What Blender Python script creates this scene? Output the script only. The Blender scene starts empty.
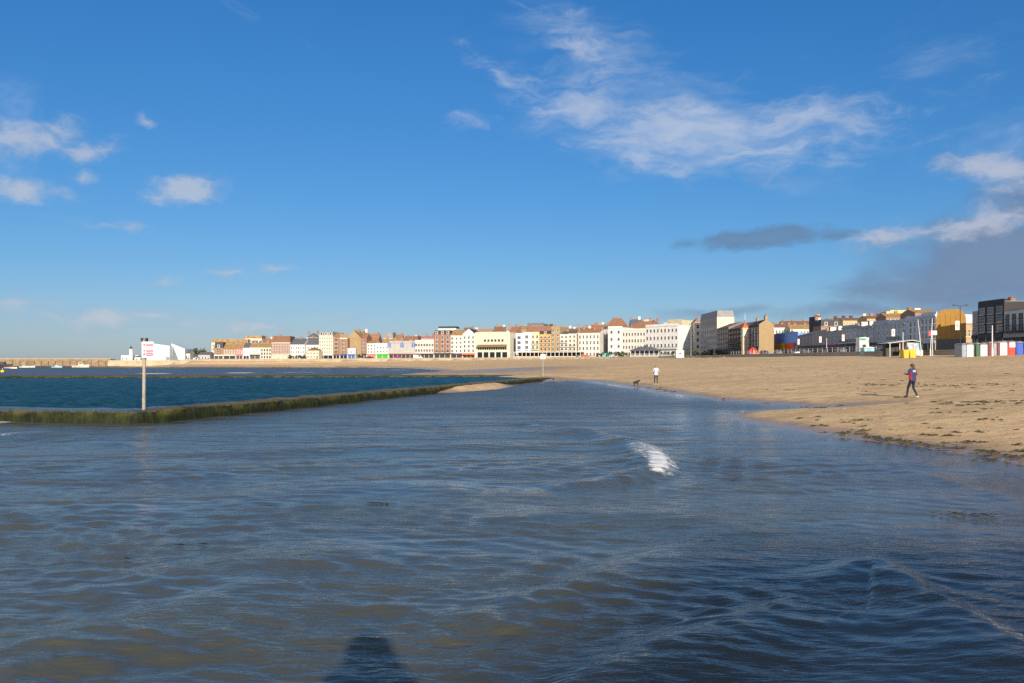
import bpy, bmesh, math, random
import numpy as np
from mathutils import Vector, Matrix, noise as mnoise

random.seed(11)
rng = np.random.default_rng(11)
SC = bpy.context.scene
COL = SC.collection
F, H, YH = 850.0, 2.2, 363.0        # focal length in pixels, eye height above the water (m), horizon row
R = math.radians

def wx(px, Y): return (px - 512.0) * Y / F          # world x of something seen at column px at distance Y
def wz(py, Y): return H + (YH - py) * Y / F
def gp(px, py, z=0.0):
    Y = (H - z) * F / (py - YH)
    return (wx(px, Y), Y)

# ------------------------------------------------------------------ object helpers
def tag(o, label=None, cat=None, group=None, kind=None):
    if label: o['label'] = label
    if cat: o['category'] = cat
    if group: o['group'] = group
    if kind: o['kind'] = kind
    return o

def empty(name, loc, rz=0.0, label=None, cat=None, group=None):
    o = bpy.data.objects.new(name, None); COL.objects.link(o)
    o.location = loc; o.rotation_euler = (0, 0, rz); o.empty_display_size = 0.3
    return tag(o, label, cat, group)

def link_mesh(name, me, parent=None, loc=(0, 0, 0), rz=0.0):
    o = bpy.data.objects.new(name, me); COL.objects.link(o)
    o.location = loc; o.rotation_euler = (0, 0, rz)
    if parent is not None: o.parent = parent
    return o

def copy_tree(o, parent=None):
    c = o.copy(); COL.objects.link(c); c.parent = parent
    for ch in list(o.children): copy_tree(ch, c)
    return c

class MB:
    def __init__(s): s.v = []; s.f = []; s.m = []; s.smooth = False
    def poly(s, pts, mi=0):
        n = len(s.v); s.v += [tuple(p) for p in pts]; s.f.append(tuple(range(n, n + len(pts)))); s.m.append(mi)
    def box(s, x0, x1, y0, y1, z0, z1, mi=0):
        n = len(s.v)
        s.v += [(x0, y0, z0), (x1, y0, z0), (x1, y1, z0), (x0, y1, z0), (x0, y0, z1), (x1, y0, z1), (x1, y1, z1), (x0, y1, z1)]
        for f in ((0, 3, 2, 1), (4, 5, 6, 7), (0, 1, 5, 4), (1, 2, 6, 5), (2, 3, 7, 6), (3, 0, 4, 7)):
            s.f.append(tuple(n + i for i in f)); s.m.append(mi)
    def prism(s, prof, axis, a, b, mi=0, mi_end=None):
        """prof: closed 2D outline; axis 'x' -> prof is (y,z); 'y' -> (x,z); 'z' -> (x,y)"""
        def P(q, t):
            return {'x': (t, q[0], q[1]), 'y': (q[0], t, q[1]), 'z': (q[0], q[1], t)}[axis]
        n = len(s.v); k = len(prof)
        s.v += [P(q, a) for q in prof] + [P(q, b) for q in prof]
        e = mi if mi_end is None else mi_end
        s.f.append(tuple(range(n, n + k))); s.m.append(e)
        s.f.append(tuple(range(n + 2 * k - 1, n + k - 1, -1))); s.m.append(e)
        for i in range(k):
            j = (i + 1) % k
            s.f.append((n + i, n + k + i, n + k + j, n + j)); s.m.append(mi)
    def tube(s, p0, p1, r0, r1=None, n=10, mi=0, cap=True):
        r1 = r0 if r1 is None else r1
        p0, p1 = Vector(p0), Vector(p1); d = (p1 - p0)
        if d.length < 1e-6: return
        d.normalize(); a = d.orthogonal().normalized(); b = d.cross(a)
        k = len(s.v)
        for p, r in ((p0, r0), (p1, r1)):
            for i in range(n):
                t = 2 * math.pi * i / n
                s.v.append(tuple(p + a * (r * math.cos(t)) + b * (r * math.sin(t))))
        for i in range(n):
            j = (i + 1) % n
            s.f.append((k + i, k + j, k + n + j, k + n + i)); s.m.append(mi)
        if cap:
            s.f.append(tuple(range(k + n - 1, k - 1, -1))); s.m.append(mi)
            s.f.append(tuple(range(k + n, k + 2 * n))); s.m.append(mi)
    def ball(s, c, r, nu=10, nv=7, mi=0):
        rx, ry, rz = (r, r, r) if not hasattr(r, '__len__') else r
        k = len(s.v)
        s.v.append((c[0], c[1], c[2] - rz))
        for j in range(1, nv):
            ph = -math.pi / 2 + math.pi * j / nv
            for i in range(nu):
                t = 2 * math.pi * i / nu
                s.v.append((c[0] + rx * math.cos(ph) * math.cos(t), c[1] + ry * math.cos(ph) * math.sin(t), c[2] + rz * math.sin(ph)))
        top = len(s.v); s.v.append((c[0], c[1], c[2] + rz))
        for i in range(nu):
            j = (i + 1) % nu
            s.f.append((k, k + 1 + j, k + 1 + i)); s.m.append(mi)
            for q in range(nv - 2):
                a = k + 1 + q * nu
                s.f.append((a + i, a + j, a + nu + j, a + nu + i)); s.m.append(mi)
            a = k + 1 + (nv - 2) * nu
            s.f.append((a + i, a + j, top)); s.m.append(mi)
    def mesh(s, name, mats):
        me = bpy.data.meshes.new(name); me.from_pydata(s.v, [], s.f)
        for m in (mats if isinstance(mats, (list, tuple)) else [mats]): me.materials.append(m)
        me.polygons.foreach_set('material_index', s.m)
        if s.smooth: me.polygons.foreach_set('use_smooth', [True] * len(s.f))
        bm = bmesh.new(); bm.from_mesh(me); bmesh.ops.recalc_face_normals(bm, faces=bm.faces); bm.to_mesh(me); bm.free()
        me.update(); return me
    def build(s, name, mats, parent=None, loc=(0, 0, 0), rz=0.0):
        return link_mesh(name, s.mesh(name, mats), parent, loc, rz)

# ------------------------------------------------------------------ materials
_mats = {}
class NT:
    """small node-tree helper"""
    def __init__(s, tree): s.t = tree; s.n = tree.nodes; s.l = tree.links
    def add(s, typ, **kw):
        n = s.n.new(typ)
        for k, v in kw.items():
            if k.startswith('i_'): n.inputs[k[2:]].default_value = v
            else: setattr(n, k, v)
        return n
    def link(s, a, b): s.l.new(a, b)
    def math(s, op, a, b=None, c=None, clamp=False):
        n = s.n.new('ShaderNodeMath'); n.operation = op; n.use_clamp = clamp
        for i, q in enumerate((a, b, c)):
            if q is None: continue
            if isinstance(q, (int, float)): n.inputs[i].default_value = q
            else: s.l.new(q, n.inputs[i])
        return n.outputs[0]
    def mix(s, fac, a, b, blend='MIX'):
        n = s.n.new('ShaderNodeMix'); n.data_type = 'RGBA'; n.blend_type = blend
        for q, sock in ((fac, n.inputs[0]), (a, n.inputs[6]), (b, n.inputs[7])):
            if isinstance(q, (int, float)): sock.default_value = q
            elif isinstance(q, (tuple, list)): sock.default_value = (*q[:3], 1)
            else: s.l.new(q, sock)
        return n.outputs[2]
    def ramp(s, fac, lo, hi, smooth=True):
        n = s.n.new('ShaderNodeMapRange'); n.interpolation_type = 'SMOOTHSTEP' if smooth else 'LINEAR'
        n.inputs['From Min'].default_value = lo; n.inputs['From Max'].default_value = hi
        s.l.new(fac, n.inputs['Value']); return n.outputs['Result']
    def noise(s, vec, scale, detail=4, rough=0.55, dist=0.0):
        n = s.n.new('ShaderNodeTexNoise'); n.inputs['Scale'].default_value = scale
        n.inputs['Detail'].default_value = detail; n.inputs['Roughness'].default_value = rough; n.inputs['Distortion'].default_value = dist
        if vec is not None: s.l.new(vec, n.inputs['Vector'])
        return n.outputs['Fac']
    def mapping(s, vec, scale=(1, 1, 1), rot=(0, 0, 0), loc=(0, 0, 0), typ='POINT'):
        n = s.n.new('ShaderNodeMapping'); n.vector_type = typ
        n.inputs['Scale'].default_value = scale; n.inputs['Rotation'].default_value = rot; n.inputs['Location'].default_value = loc
        s.l.new(vec, n.inputs['Vector']); return n.outputs['Vector']

def new_mat(name):
    m = bpy.data.materials.new(name); m.use_nodes = True
    nt = NT(m.node_tree); b = nt.n['Principled BSDF']
    return m, nt, b

def M(col, rough=0.85, var=0.18, scale=0.6, metal=0.0, name='paint', fine=6.0):
    key = (tuple(col), rough, var, scale, metal)
    if key in _mats: return _mats[key]
    m, nt, b = new_mat(name)
    tc = nt.add('ShaderNodeTexCoord').outputs['Object']
    a = nt.noise(tc, scale, 5, 0.6); f = nt.noise(tc, scale * fine, 3, 0.6)
    v = nt.math('ADD', nt.math('MULTIPLY', a, 0.65), nt.math('MULTIPLY', f, 0.35))
    lo = [max(0, c * (1 - var)) for c in col]; hi = [min(1, c * (1 + var)) for c in col]
    c = nt.mix(nt.ramp(v, 0.3, 0.7), lo, hi)
    nt.link(c, b.inputs['Base Color'])
    b.inputs['Roughness'].default_value = rough; b.inputs['Metallic'].default_value = metal
    _mats[key] = m
    return m

def brick(c1, c2=None, mortar=(0.32, 0.28, 0.23), name='brick'):
    key = ('brick', tuple(c1))
    if key in _mats: return _mats[key]
    c2 = c2 or [x * 0.72 for x in c1]
    m, nt, b = new_mat(name)
    tc = nt.add('ShaderNodeTexCoord').outputs['Object']
    sx = nt.add('ShaderNodeSeparateXYZ'); nt.link(tc, sx.inputs[0])
    cx = nt.add('ShaderNodeCombineXYZ'); nt.link(nt.math('ADD', sx.outputs[0], sx.outputs[1]), cx.inputs[0]); nt.link(sx.outputs[2], cx.inputs[1])
    br = nt.add('ShaderNodeTexBrick'); nt.link(cx.outputs[0], br.inputs['Vector'])
    br.inputs['Color1'].default_value = (*c1, 1); br.inputs['Color2'].default_value = (*c2, 1); br.inputs['Mortar'].default_value = (*mortar, 1)
    br.inputs['Scale'].default_value = 1.0; br.inputs['Brick Width'].default_value = 0.46; br.inputs['Row Height'].default_value = 0.15; br.inputs['Mortar Size'].default_value = 0.012
    n = nt.noise(tc, 0.5, 5, 0.65)
    c = nt.mix(nt.ramp(n, 0.3, 0.75), br.outputs['Color'], [x * 0.7 for x in c1], 'MIX')
    c2n = nt.mix(0.6, br.outputs['Color'], c)
    nt.link(c2n, b.inputs['Base Color']); b.inputs['Roughness'].default_value = 0.9
    _mats[key] = m
    return m

WHITE = M((0.66, 0.66, 0.64), name='white_render'); OFFW = M((0.63, 0.60, 0.54), name='off_white_render')
CREAM = M((0.61, 0.55, 0.44), name='cream_render'); PALEYEL = M((0.64, 0.56, 0.38), name='pale_yellow_render')
PINK = M((0.62, 0.17, 0.16), name='coral_paint'); PINKW = M((0.62, 0.50, 0.44), name='pinkish_render')
ICE = M((0.52, 0.62, 0.72), name='pale_blue_render'); GREYR = M((0.40, 0.38, 0.36), name='grey_render')
BRICKR = brick((0.33, 0.155, 0.095)); BRICKO = brick((0.37, 0.21, 0.125), name='orange_brick'); STOCK = brick((0.42, 0.29, 0.14), name='stock_brick')
BRICKP = brick((0.36, 0.20, 0.14), name='pale_red_brick'); DKBRICK = brick((0.08, 0.06, 0.055), name='dark_brick', mortar=(0.09, 0.08, 0.07))
SLATE = M((0.11, 0.115, 0.13), 0.7, 0.25, 1.2, name='slate'); DKSLATE = M((0.035, 0.035, 0.042), 0.65, 0.3, 1.2, name='dark_slate')
TILEO = M((0.33, 0.155, 0.085), 0.85, 0.3, 1.0, name='orange_tile'); TILEB = M((0.20, 0.10, 0.06), 0.85, 0.3, 1.0, name='brown_tile')
LICHEN = M((0.31, 0.20, 0.09), 0.9, 0.4, 0.9, name='lichened_tile'); LEAD = M((0.22, 0.22, 0.22), 0.6, 0.2, name='lead_sheet')
DARK = M((0.025, 0.025, 0.028), 0.6, 0.3, name='dark_paint'); BLACK = M((0.012, 0.012, 0.014), 0.5, 0.3, name='black_paint')
TRIM = M((0.72, 0.70, 0.66), 0.6, 0.08, name='white_trim'); SHOPBLUE = M((0.04, 0.10, 0.32), 0.6, name='blue_fascia')
STEEL = M((0.40, 0.41, 0.42), 0.45, 0.12, metal=0.4, name='galvanised_steel'); CONC = M((0.42, 0.37, 0.29), 0.92, 0.2, 0.4, name='concrete')
POT = M((0.35, 0.14, 0.07), 0.9, name='terracotta')
TIMBER = M((0.20, 0.15, 0.10), 0.9, 0.3, 3.0, name='weathered_timber')

def _glass():
    m, nt, b = new_mat('window_glass')
    tc = nt.add('ShaderNodeObjectInfo').outputs['Random']
    c = nt.mix(tc, (0.015, 0.018, 0.022), (0.10, 0.10, 0.095))
    nt.link(c, b.inputs['Base Color']); b.inputs['Roughness'].default_value = 0.12
    return m
GLASS = _glass()

# ------------------------------------------------------------------ coast lines and terrain height
# foot of the sea wall round the bay (x, y, sand level, promenade level)
WALL = [(84, -60, 3.3, 4.2), (84, 60, 3.3, 4.2), (83, 120, 3.4, 4.2), (79, 165, 3.6, 4.4), (79, 210, 3.8, 4.6), (80, 260, 4.0, 4.8), (80, 310, 4.2, 5.0),
        (77, 350, 4.2, 5.0), (68, 385, 4.2, 5.0), (48, 413, 4.2, 5.0), (20, 435, 4.1, 5.0), (-20, 450, 3.7, 4.8), (-60, 459, 3.1, 4.6),
        (-110, 464, 2.4, 4.3), (-165, 464, 2.2, 4.1), (-184, 465, 1.6, 3.6)]
WA = np.array(WALL)
P0 = np.array((-13.3, 30.6)); PD = np.array((17.3, 72.4)); PN = np.array((0.973, -0.2325))
def pw(t, off=0.0): return tuple(P0 + PD * t + PN * off)
SHORE = [(13.0, -60), (12.2, -5), (11.4, 8), (11.0, 13), gp(1024, 466), gp(975, 456), gp(920, 447), gp(878, 442), gp(840, 437.5), gp(805, 432), gp(780, 427.5), gp(752, 423), gp(735, 420), gp(724, 416.5),
         gp(740, 413), gp(775, 411.6), gp(805, 411.2), gp(822, 408.5), gp(800, 406), gp(768, 403.2), gp(735, 401), gp(705, 398.6), gp(688, 396), gp(668, 392.6), gp(655, 390.4), gp(640, 388), gp(622, 386),
         gp(604, 383.2), gp(586, 381.2), (7.2, 104), (5.2, 105.5), pw(0.99, 1.0), pw(0.93, 0.5), pw(0.86, 0.7), pw(0.80, 0.5), pw(0.73, 0.9), pw(0.66, 1.7), pw(0.58, 2.3), pw(0.52, 1.9), pw(0.46, 1.2), pw(0.42, 0.3),
         pw(0.42, -0.3), pw(0.60, -0.9), pw(0.9, -1.2), (-1.5, 108), (-10, 112.4), (-15, 113), (-18, 144), (-21, 163), (-19, 190), (-18, 230), (-23, 262), (-32, 310), (-40, 345), (-64, 415), (-88, 436), (-112, 447), (-140, 450), (-165, 451),
         (-190, 458), (-236, 466), (-238, 700), (-238, 1200), (-500, 7000), (-9000, 7000), (-9000, -300), (13, -300)]
SH = np.array(SHORE)

def seg_dist(px, py, poly, vals=None, closed=False):
    d = np.full(px.shape, 1e18); out = np.zeros(px.shape + ((vals.shape[1],) if vals is not None else ()))
    n = len(poly)
    for i in range(n if closed else n - 1):
        a, b = poly[i], poly[(i + 1) % n]; ab = b - a; L = max(1e-9, float(ab @ ab))
        t = np.clip(((px - a[0]) * ab[0] + (py - a[1]) * ab[1]) / L, 0, 1)
        q = (px - a[0] - t * ab[0]) ** 2 + (py - a[1] - t * ab[1]) ** 2
        k = q < d; d = np.where(k, q, d)
        if vals is not None:
            for c in range(vals.shape[1]):
                out[..., c] = np.where(k, vals[i, c] * (1 - t) + vals[(i + 1) % n, c] * t, out[..., c])
    return np.sqrt(d), out
def inside(px, py, poly):
    r = np.zeros(px.shape, bool); n = len(poly)
    for i in range(n):
        a, b = poly[i], poly[(i + 1) % n]
        if a[1] == b[1]: continue
        c = ((a[1] > py) != (b[1] > py)) & (px < (b[0] - a[0]) * (py - a[1]) / (b[1] - a[1]) + a[0])
        r ^= c
    return r
_TOWN = np.array([(x, y) for x, y, _, _ in WALL] + [(-184, 520), (-240, 520), (-240, 5000), (6000, 5000), (6000, -60)])

def vnoise(x, y, seed=0):
    """numpy value noise, -1..1"""
    xi, yi = np.floor(x).astype(np.int64), np.floor(y).astype(np.int64); fx, fy = x - xi, y - yi
    fx, fy = fx * fx * (3 - 2 * fx), fy * fy * (3 - 2 * fy)
    def h(a, b):
        n = (a * 374761393 + b * 668265263 + seed * 982451653) & 0x7fffffff
        n = ((n ^ (n >> 13)) * 1274126177) & 0x7fffffff
        return ((n ^ (n >> 16)) & 0xffff) / 32767.5 - 1
    return (h(xi, yi) * (1 - fx) + h(xi + 1, yi) * fx) * (1 - fy) + (h(xi, yi + 1) * (1 - fx) + h(xi + 1, yi + 1) * fx) * fy
def fbm(x, y, o=4, seed=0):
    s = 0; a = 1.0; tot = 0
    for k in range(o):
        s = s + a * vnoise(x * 2 ** k, y * 2 ** k, seed + k); tot += a; a *= 0.5
    return s / tot

def terrain_z(X, Y, rough=True):
    X = np.asarray(X, float); Y = np.asarray(Y, float)
    ds, _ = seg_dist(X, Y, SH, closed=True); sea = inside(X, Y, SH)
    dp, v = seg_dist(X, Y, WA[:, :2], WA[:, 2:4])
    town = inside(X, Y, _TOWN) & ~sea
    fr = ds / (ds + dp + 1e-6)
    z = v[..., 0] * fr ** 0.85 + 0.12 * (1 - np.exp(-ds / 1.5))
    if rough:
        amp = np.clip(ds / 6, 0, 1)
        z = z + amp * (0.05 * fbm(X / 7, Y / 7, 3, 3) + 0.035 * fbm(X / 1.3, Y / 1.3, 3, 9))
        z = z + np.clip(ds / 1.5, 0, 1) * 0.034 * fbm(X / 0.7, Y / 0.7, 2, 21)
    # sand banked against the pool wall
    t = ((X - P0[0]) * PD[0] + (Y - P0[1]) * PD[1]) / float(PD @ PD); off = (X - P0[0]) * PN[0] + (Y - P0[1]) * PN[1]
    k = np.clip((t - 0.43) / 0.06, 0, 1) * np.clip((0.72 - t) / 0.07, 0, 1)
    z = z + k * 0.27 * np.exp(-(np.abs(off - 0.2) / 0.9) ** 2)
    z = z + 0.36 * np.exp(-(((X - 4) / 4) ** 2 + ((Y - 108) / 7) ** 2))
    hill = 16 * np.clip((X - 112) / 70, 0, 1) * np.clip((Y - 215) / 120, 0, 1)
    back = 3.0 * np.clip((Y - 500) / 60, 0, 1) * np.clip((X + 200) / 60, 0, 1)
    zt = v[..., 1] - 0.05 + hill + back
    z = np.where(town, zt, z)
    z = np.where(sea, -np.minimum(0.06 * ds, 2.5) - 0.01, z)
    return z
def tz(x, y): return float(terrain_z(np.array([x]), np.array([y]))[0])
# ------------------------------------------------------------------ camera, sun, sky
cam_d = bpy.data.cameras.new('camera'); cam = bpy.data.objects.new('camera', cam_d); COL.objects.link(cam)
cam.location = (0, 0, H); cam.rotation_euler = (R(90), 0, 0)
cam_d.sensor_width = 36.0; cam_d.lens = 36.0 * F / 1024.0; cam_d.shift_y = (YH - 341.5) / 1024.0
cam_d.clip_start = 0.05; cam_d.clip_end = 20000
SC.camera = cam

SUN_EL, SUN_AZ = 18.3, 171.0            # azimuth clockwise from +Y
sd = bpy.data.lights.new('sun', 'SUN'); sd.energy = 5.0; sd.angle = R(0.7); sd.color = (1.0, 0.87, 0.70)
sun = bpy.data.objects.new('sun', sd); COL.objects.link(sun)
to_sun = Vector((math.sin(R(SUN_AZ)) * math.cos(R(SUN_EL)), math.cos(R(SUN_AZ)) * math.cos(R(SUN_EL)), math.sin(R(SUN_EL))))
sun.rotation_euler = to_sun.to_track_quat('Z', 'Y').to_euler(); sun.location = (20, -40, 60)

W = bpy.data.worlds.new('World'); SC.world = W; W.use_nodes = True
nt = NT(W.node_tree); nt.n.clear()
outw = nt.add('ShaderNodeOutputWorld'); bg = nt.add('ShaderNodeBackground'); bg.inputs['Strength'].default_value = 0.10
nt.link(bg.outputs[0], outw.inputs[0])
sky = nt.add('ShaderNodeTexSky'); sky.sky_type = 'NISHITA'; sky.sun_disc = False
sky.sun_elevation = R(SUN_EL); sky.sun_rotation = R(SUN_AZ); sky.air_density = 1.1; sky.dust_density = 0.3; sky.ozone_density = 4.0; sky.altitude = 0
hs = nt.add('ShaderNodeHueSaturation'); hs.inputs['Saturation'].default_value = 1.12; hs.inputs['Hue'].default_value = 0.5; hs.inputs['Value'].default_value = 1.0
nt.link(sky.outputs[0], hs.inputs['Color'])
# daylight white balance of the photograph (same gain in every direction)
sc_ = nt.add('ShaderNodeSeparateColor'); nt.link(hs.outputs[0], sc_.inputs[0])
cc_ = nt.add('ShaderNodeCombineColor')
nt.link(nt.math('MULTIPLY', nt.math('POWER', nt.math('MULTIPLY', sc_.outputs[0], 0.20), 1.144), 2.30), cc_.inputs[0])
nt.link(nt.math('MULTIPLY', nt.math('POWER', nt.math('MULTIPLY', sc_.outputs[1], 0.20), 0.84), 3.0), cc_.inputs[1])
nt.link(nt.math('MULTIPLY', nt.math('POWER', nt.math('MULTIPLY', sc_.outputs[2], 0.20), 0.72), 4.4), cc_.inputs[2])
geo = nt.add('ShaderNodeTexCoord')
sx = nt.add('ShaderNodeSeparateXYZ'); nt.link(geo.outputs['Generated'], sx.inputs[0])
az = nt.math('ARCTAN2', sx.outputs[0], sx.outputs[1]); el = nt.math('ARCSINE', sx.outputs[2])
ae = nt.add('ShaderNodeCombineXYZ'); nt.link(az, ae.inputs[0]); nt.link(el, ae.inputs[1])
AE = ae.outputs[0]
def azel(px, py):
    x, z = (px - 512) / F, (YH - py) / F
    return math.atan2(x, 1), math.atan2(z, math.hypot(x, 1))
def warp(vec, scale, amt, seed):
    mp = nt.mapping(vec, scale=(scale, scale * 1.6, 1), loc=(seed, seed * 0.7, seed * 1.3))
    n = nt.add('ShaderNodeTexNoise'); n.inputs['Scale'].default_value = 1.0; n.inputs['Detail'].default_value = 5; nt.link(mp, n.inputs['Vector'])
    v = nt.add('ShaderNodeVectorMath', operation='SUBTRACT'); nt.link(n.outputs['Color'], v.inputs[0]); v.inputs[1].default_value = (0.5, 0.5, 0.5)
    v2 = nt.add('ShaderNodeVectorMath', operation='SCALE'); nt.link(v.outputs[0], v2.inputs[0]); v2.inputs['Scale'].default_value = amt
    v3 = nt.add('ShaderNodeVectorMath', operation='ADD'); nt.link(vec, v3.inputs[0]); nt.link(v2.outputs[0], v3.inputs[1])
    return v3.outputs[0]
def blobs(vec, items):
    """soft union of ellipses on the sky: (px, py, rx px, ry px, tilt deg, strength)"""
    cur = None
    for (px, py, rx, ry, tilt, st) in items:
        a, e = azel(px, py)
        mp = nt.mapping(vec, scale=(rx / F, ry / F, 1), rot=(0, 0, R(tilt)), loc=(a, e, 0), typ='TEXTURE')
        ln = nt.add('ShaderNodeVectorMath', operation='LENGTH'); nt.link(mp, ln.inputs[0])
        f = nt.math('MULTIPLY', nt.math('SUBTRACT', 1.0, ln.outputs['Value'], clamp=True), st)
        cur = f if cur is None else nt.math('MAXIMUM', cur, f)
    return cur
K = 10.0
def kc(r, g, b): return (r * K, g * K, b * K)
def cloud(base, items, wscale, wamt, nscale, nstretch, tilt, nw, lo, hi, colour, shade, opac, seed):
    v = warp(AE, wscale, wamt, seed)
    m = blobs(v, items)
    mp = nt.mapping(v, scale=(nscale, nscale * nstretch, 1), rot=(0, 0, R(tilt)), loc=(seed * 3.1, seed, 0))
    n = nt.noise(mp, 1.0, 8, 0.62)
    d = nt.math('ADD', m, nt.math('MULTIPLY', nt.math('SUBTRACT', n, 0.5), nw))
    dens = nt.math('MULTIPLY', nt.ramp(d, lo, hi), nt.math('MULTIPLY', nt.ramp(m, 0.0, 0.25), opac))
    n2 = nt.noise(nt.mapping(v, scale=(nscale * 0.7, nscale * 1.3, 1), loc=(seed, 4, 2)), 1.0, 5, 0.6)
    c = nt.mix(nt.ramp(nt.math('ADD', nt.math('MULTIPLY', d, 0.7), nt.math('MULTIPLY', n2, 0.5)), 0.3, 0.85), shade, colour)
    return nt.mix(dens, base, c)
cur = cc_.outputs[0]
# bright cloud added out of frame, left and behind, as fill for shaded fronts
def fill_cloud(base):
    v = warp(AE, 3, 0.3, 21.0); m = None
    for (a, e, rx, ry) in ((-95, 22, 48, 26), (-140, 30, 40, 30), (150, 40, 40, 30), (100, 25, 40, 20)):
        mp = nt.mapping(v, scale=(R(rx), R(ry), 1), loc=(R(a), R(e), 0), typ='TEXTURE'); ln = nt.add('ShaderNodeVectorMath', operation='LENGTH'); nt.link(mp, ln.inputs[0])
        f = nt.math('SUBTRACT', 1.0, ln.outputs['Value'], clamp=True); m = f if m is None else nt.math('MAXIMUM', m, f)
    n = nt.noise(nt.mapping(v, scale=(4, 7, 1)), 1.0, 6, 0.6)
    d = nt.ramp(nt.math('ADD', m, nt.math('MULTIPLY', nt.math('SUBTRACT', n, 0.5), 0.8)), 0.08, 0.5)
    return nt.mix(nt.math('MULTIPLY', d, 0.85), base, kc(0.80, 0.78, 0.78))
cur = fill_cloud(cur)
# broad grey-blue bank low on the right, then whiter heaps on top of it
cur = cloud(cur, [(1030, 262, 170, 56, 0, 1.0), (960, 288, 150, 34, 0, 0.75), (1130, 240, 160, 110, 0, 1.0), (720, 312, 120, 10, 0, 0.35), (880, 312, 170, 16, 0, 0.5)],
            9, 0.05, 16, 2.2, 0, 0.7, 0.05, 0.65, kc(0.15, 0.20, 0.31), kc(0.11, 0.16, 0.27), 0.85, 1.7)
cur = cloud(cur, [(985, 222, 80, 22, 8, 1.0), (880, 236, 55, 16, 5, 0.9), (930, 228, 70, 14, 6, 0.8), (1000, 168, 75, 20, -8, 1.0), (1040, 185, 60, 22, 0, 0.9), (770, 176, 40, 12, 0, 0.4)],
            24, 0.03, 36, 1.9, 5, 1.4, 0.10, 1.0, kc(0.40, 0.42, 0.50), kc(0.22, 0.27, 0.37), 0.78, 2.9)
cur = cloud(cur, [(760, 238, 95, 15, 3, 1.0), (835, 235, 45, 9, 0, 0.6), (690, 243, 30, 10, 0, 0.5)],
            20, 0.02, 34, 2.4, 2, 0.9, 0.10, 0.65, kc(0.12, 0.20, 0.33), kc(0.09, 0.16, 0.28), 0.85, 5.3)
# wispy high cloud
cur = cloud(cur, [(590, 45, 110, 34, -32, 0.75), (500, 72, 75, 16, -30, 0.7), (575, 100, 100, 42, -18, 0.9), (690, 128, 190, 46, -9, 1.05), (800, 122, 130, 34, -2, 0.9), (640, 150, 120, 36, -14, 0.85),
                  (760, 150, 150, 34, 4, 0.75), (478, 123, 50, 12, 6, 0.7), (655, 62, 55, 10, 8, 0.4), (718, 82, 70, 9, 8, 0.35), (915, 108, 120, 14, 8, 0.35), (930, 140, 70, 9, 0, 0.4), (630, 175, 60, 14, 0, 0.4), (830, 150, 60, 24, -20, 0.6)],
            14, 0.05, 19, 3.2, 10, 2.1, 0.10, 1.25, kc(0.47, 0.50, 0.57), kc(0.30, 0.39, 0.54), 0.58, 7.7)
cur = cloud(cur, [(600, 60, 170, 60, -30, 0.7), (690, 130, 240, 70, -8, 0.9), (940, 60, 110, 50, 0, 0.4)],
            9, 0.06, 11, 4.5, 14, 1.6, 0.12, 1.2, kc(0.38, 0.45, 0.56), kc(0.36, 0.44, 0.56), 0.45, 3.3)
# small cumulus on the left
cur = cloud(cur, [(25, 138, 62, 24, 4, 1.0), (85, 150, 50, 16, 12, 0.8), (60, 128, 34, 16, 0, 0.8), (22, 190, 60, 18, 0, 0.95), (186, 190, 52, 21, 8, 1.15), (150, 122, 16, 8, 0, 0.5), (85, 178, 20, 12, 0, 0.5),
                  (110, 224, 70, 10, 0, 0.55), (230, 273, 44, 10, 3, 0.75), (275, 269, 34, 10, 3, 0.7), (165, 281, 34, 9, 0, 0.6), (15, 303, 44, 10, 6, 0.7), (100, 320, 62, 16, 3, 0.95), (150, 314, 60, 12, 0, 0.7), (62, 303, 36, 10, 0, 0.5), (255, 328, 60, 12, 0, 0.9), (330, 318, 90, 14, 0, 0.4), (60, 316, 150, 18, 0, 0.5), (190, 322, 110, 14, 0, 0.5)],
            26, 0.028, 36, 1.7, 8, 1.3, 0.12, 0.95, kc(0.43, 0.45, 0.50), kc(0.26, 0.34, 0.46), 0.68, 11.9)
nt.link(cur, bg.inputs['Color'])

SC.view_settings.view_transform = 'Standard'; SC.view_settings.look = 'None'; SC.view_settings.gamma = 1.0; SC.view_settings.exposure = 0.35
SC.render.engine = 'CYCLES'
SC.cycles.use_denoising = False
SC.cycles.max_bounces = 5; SC.cycles.diffuse_bounces = 3; SC.cycles.glossy_bounces = 3
SC.cycles.caustics_reflective = False

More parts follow.
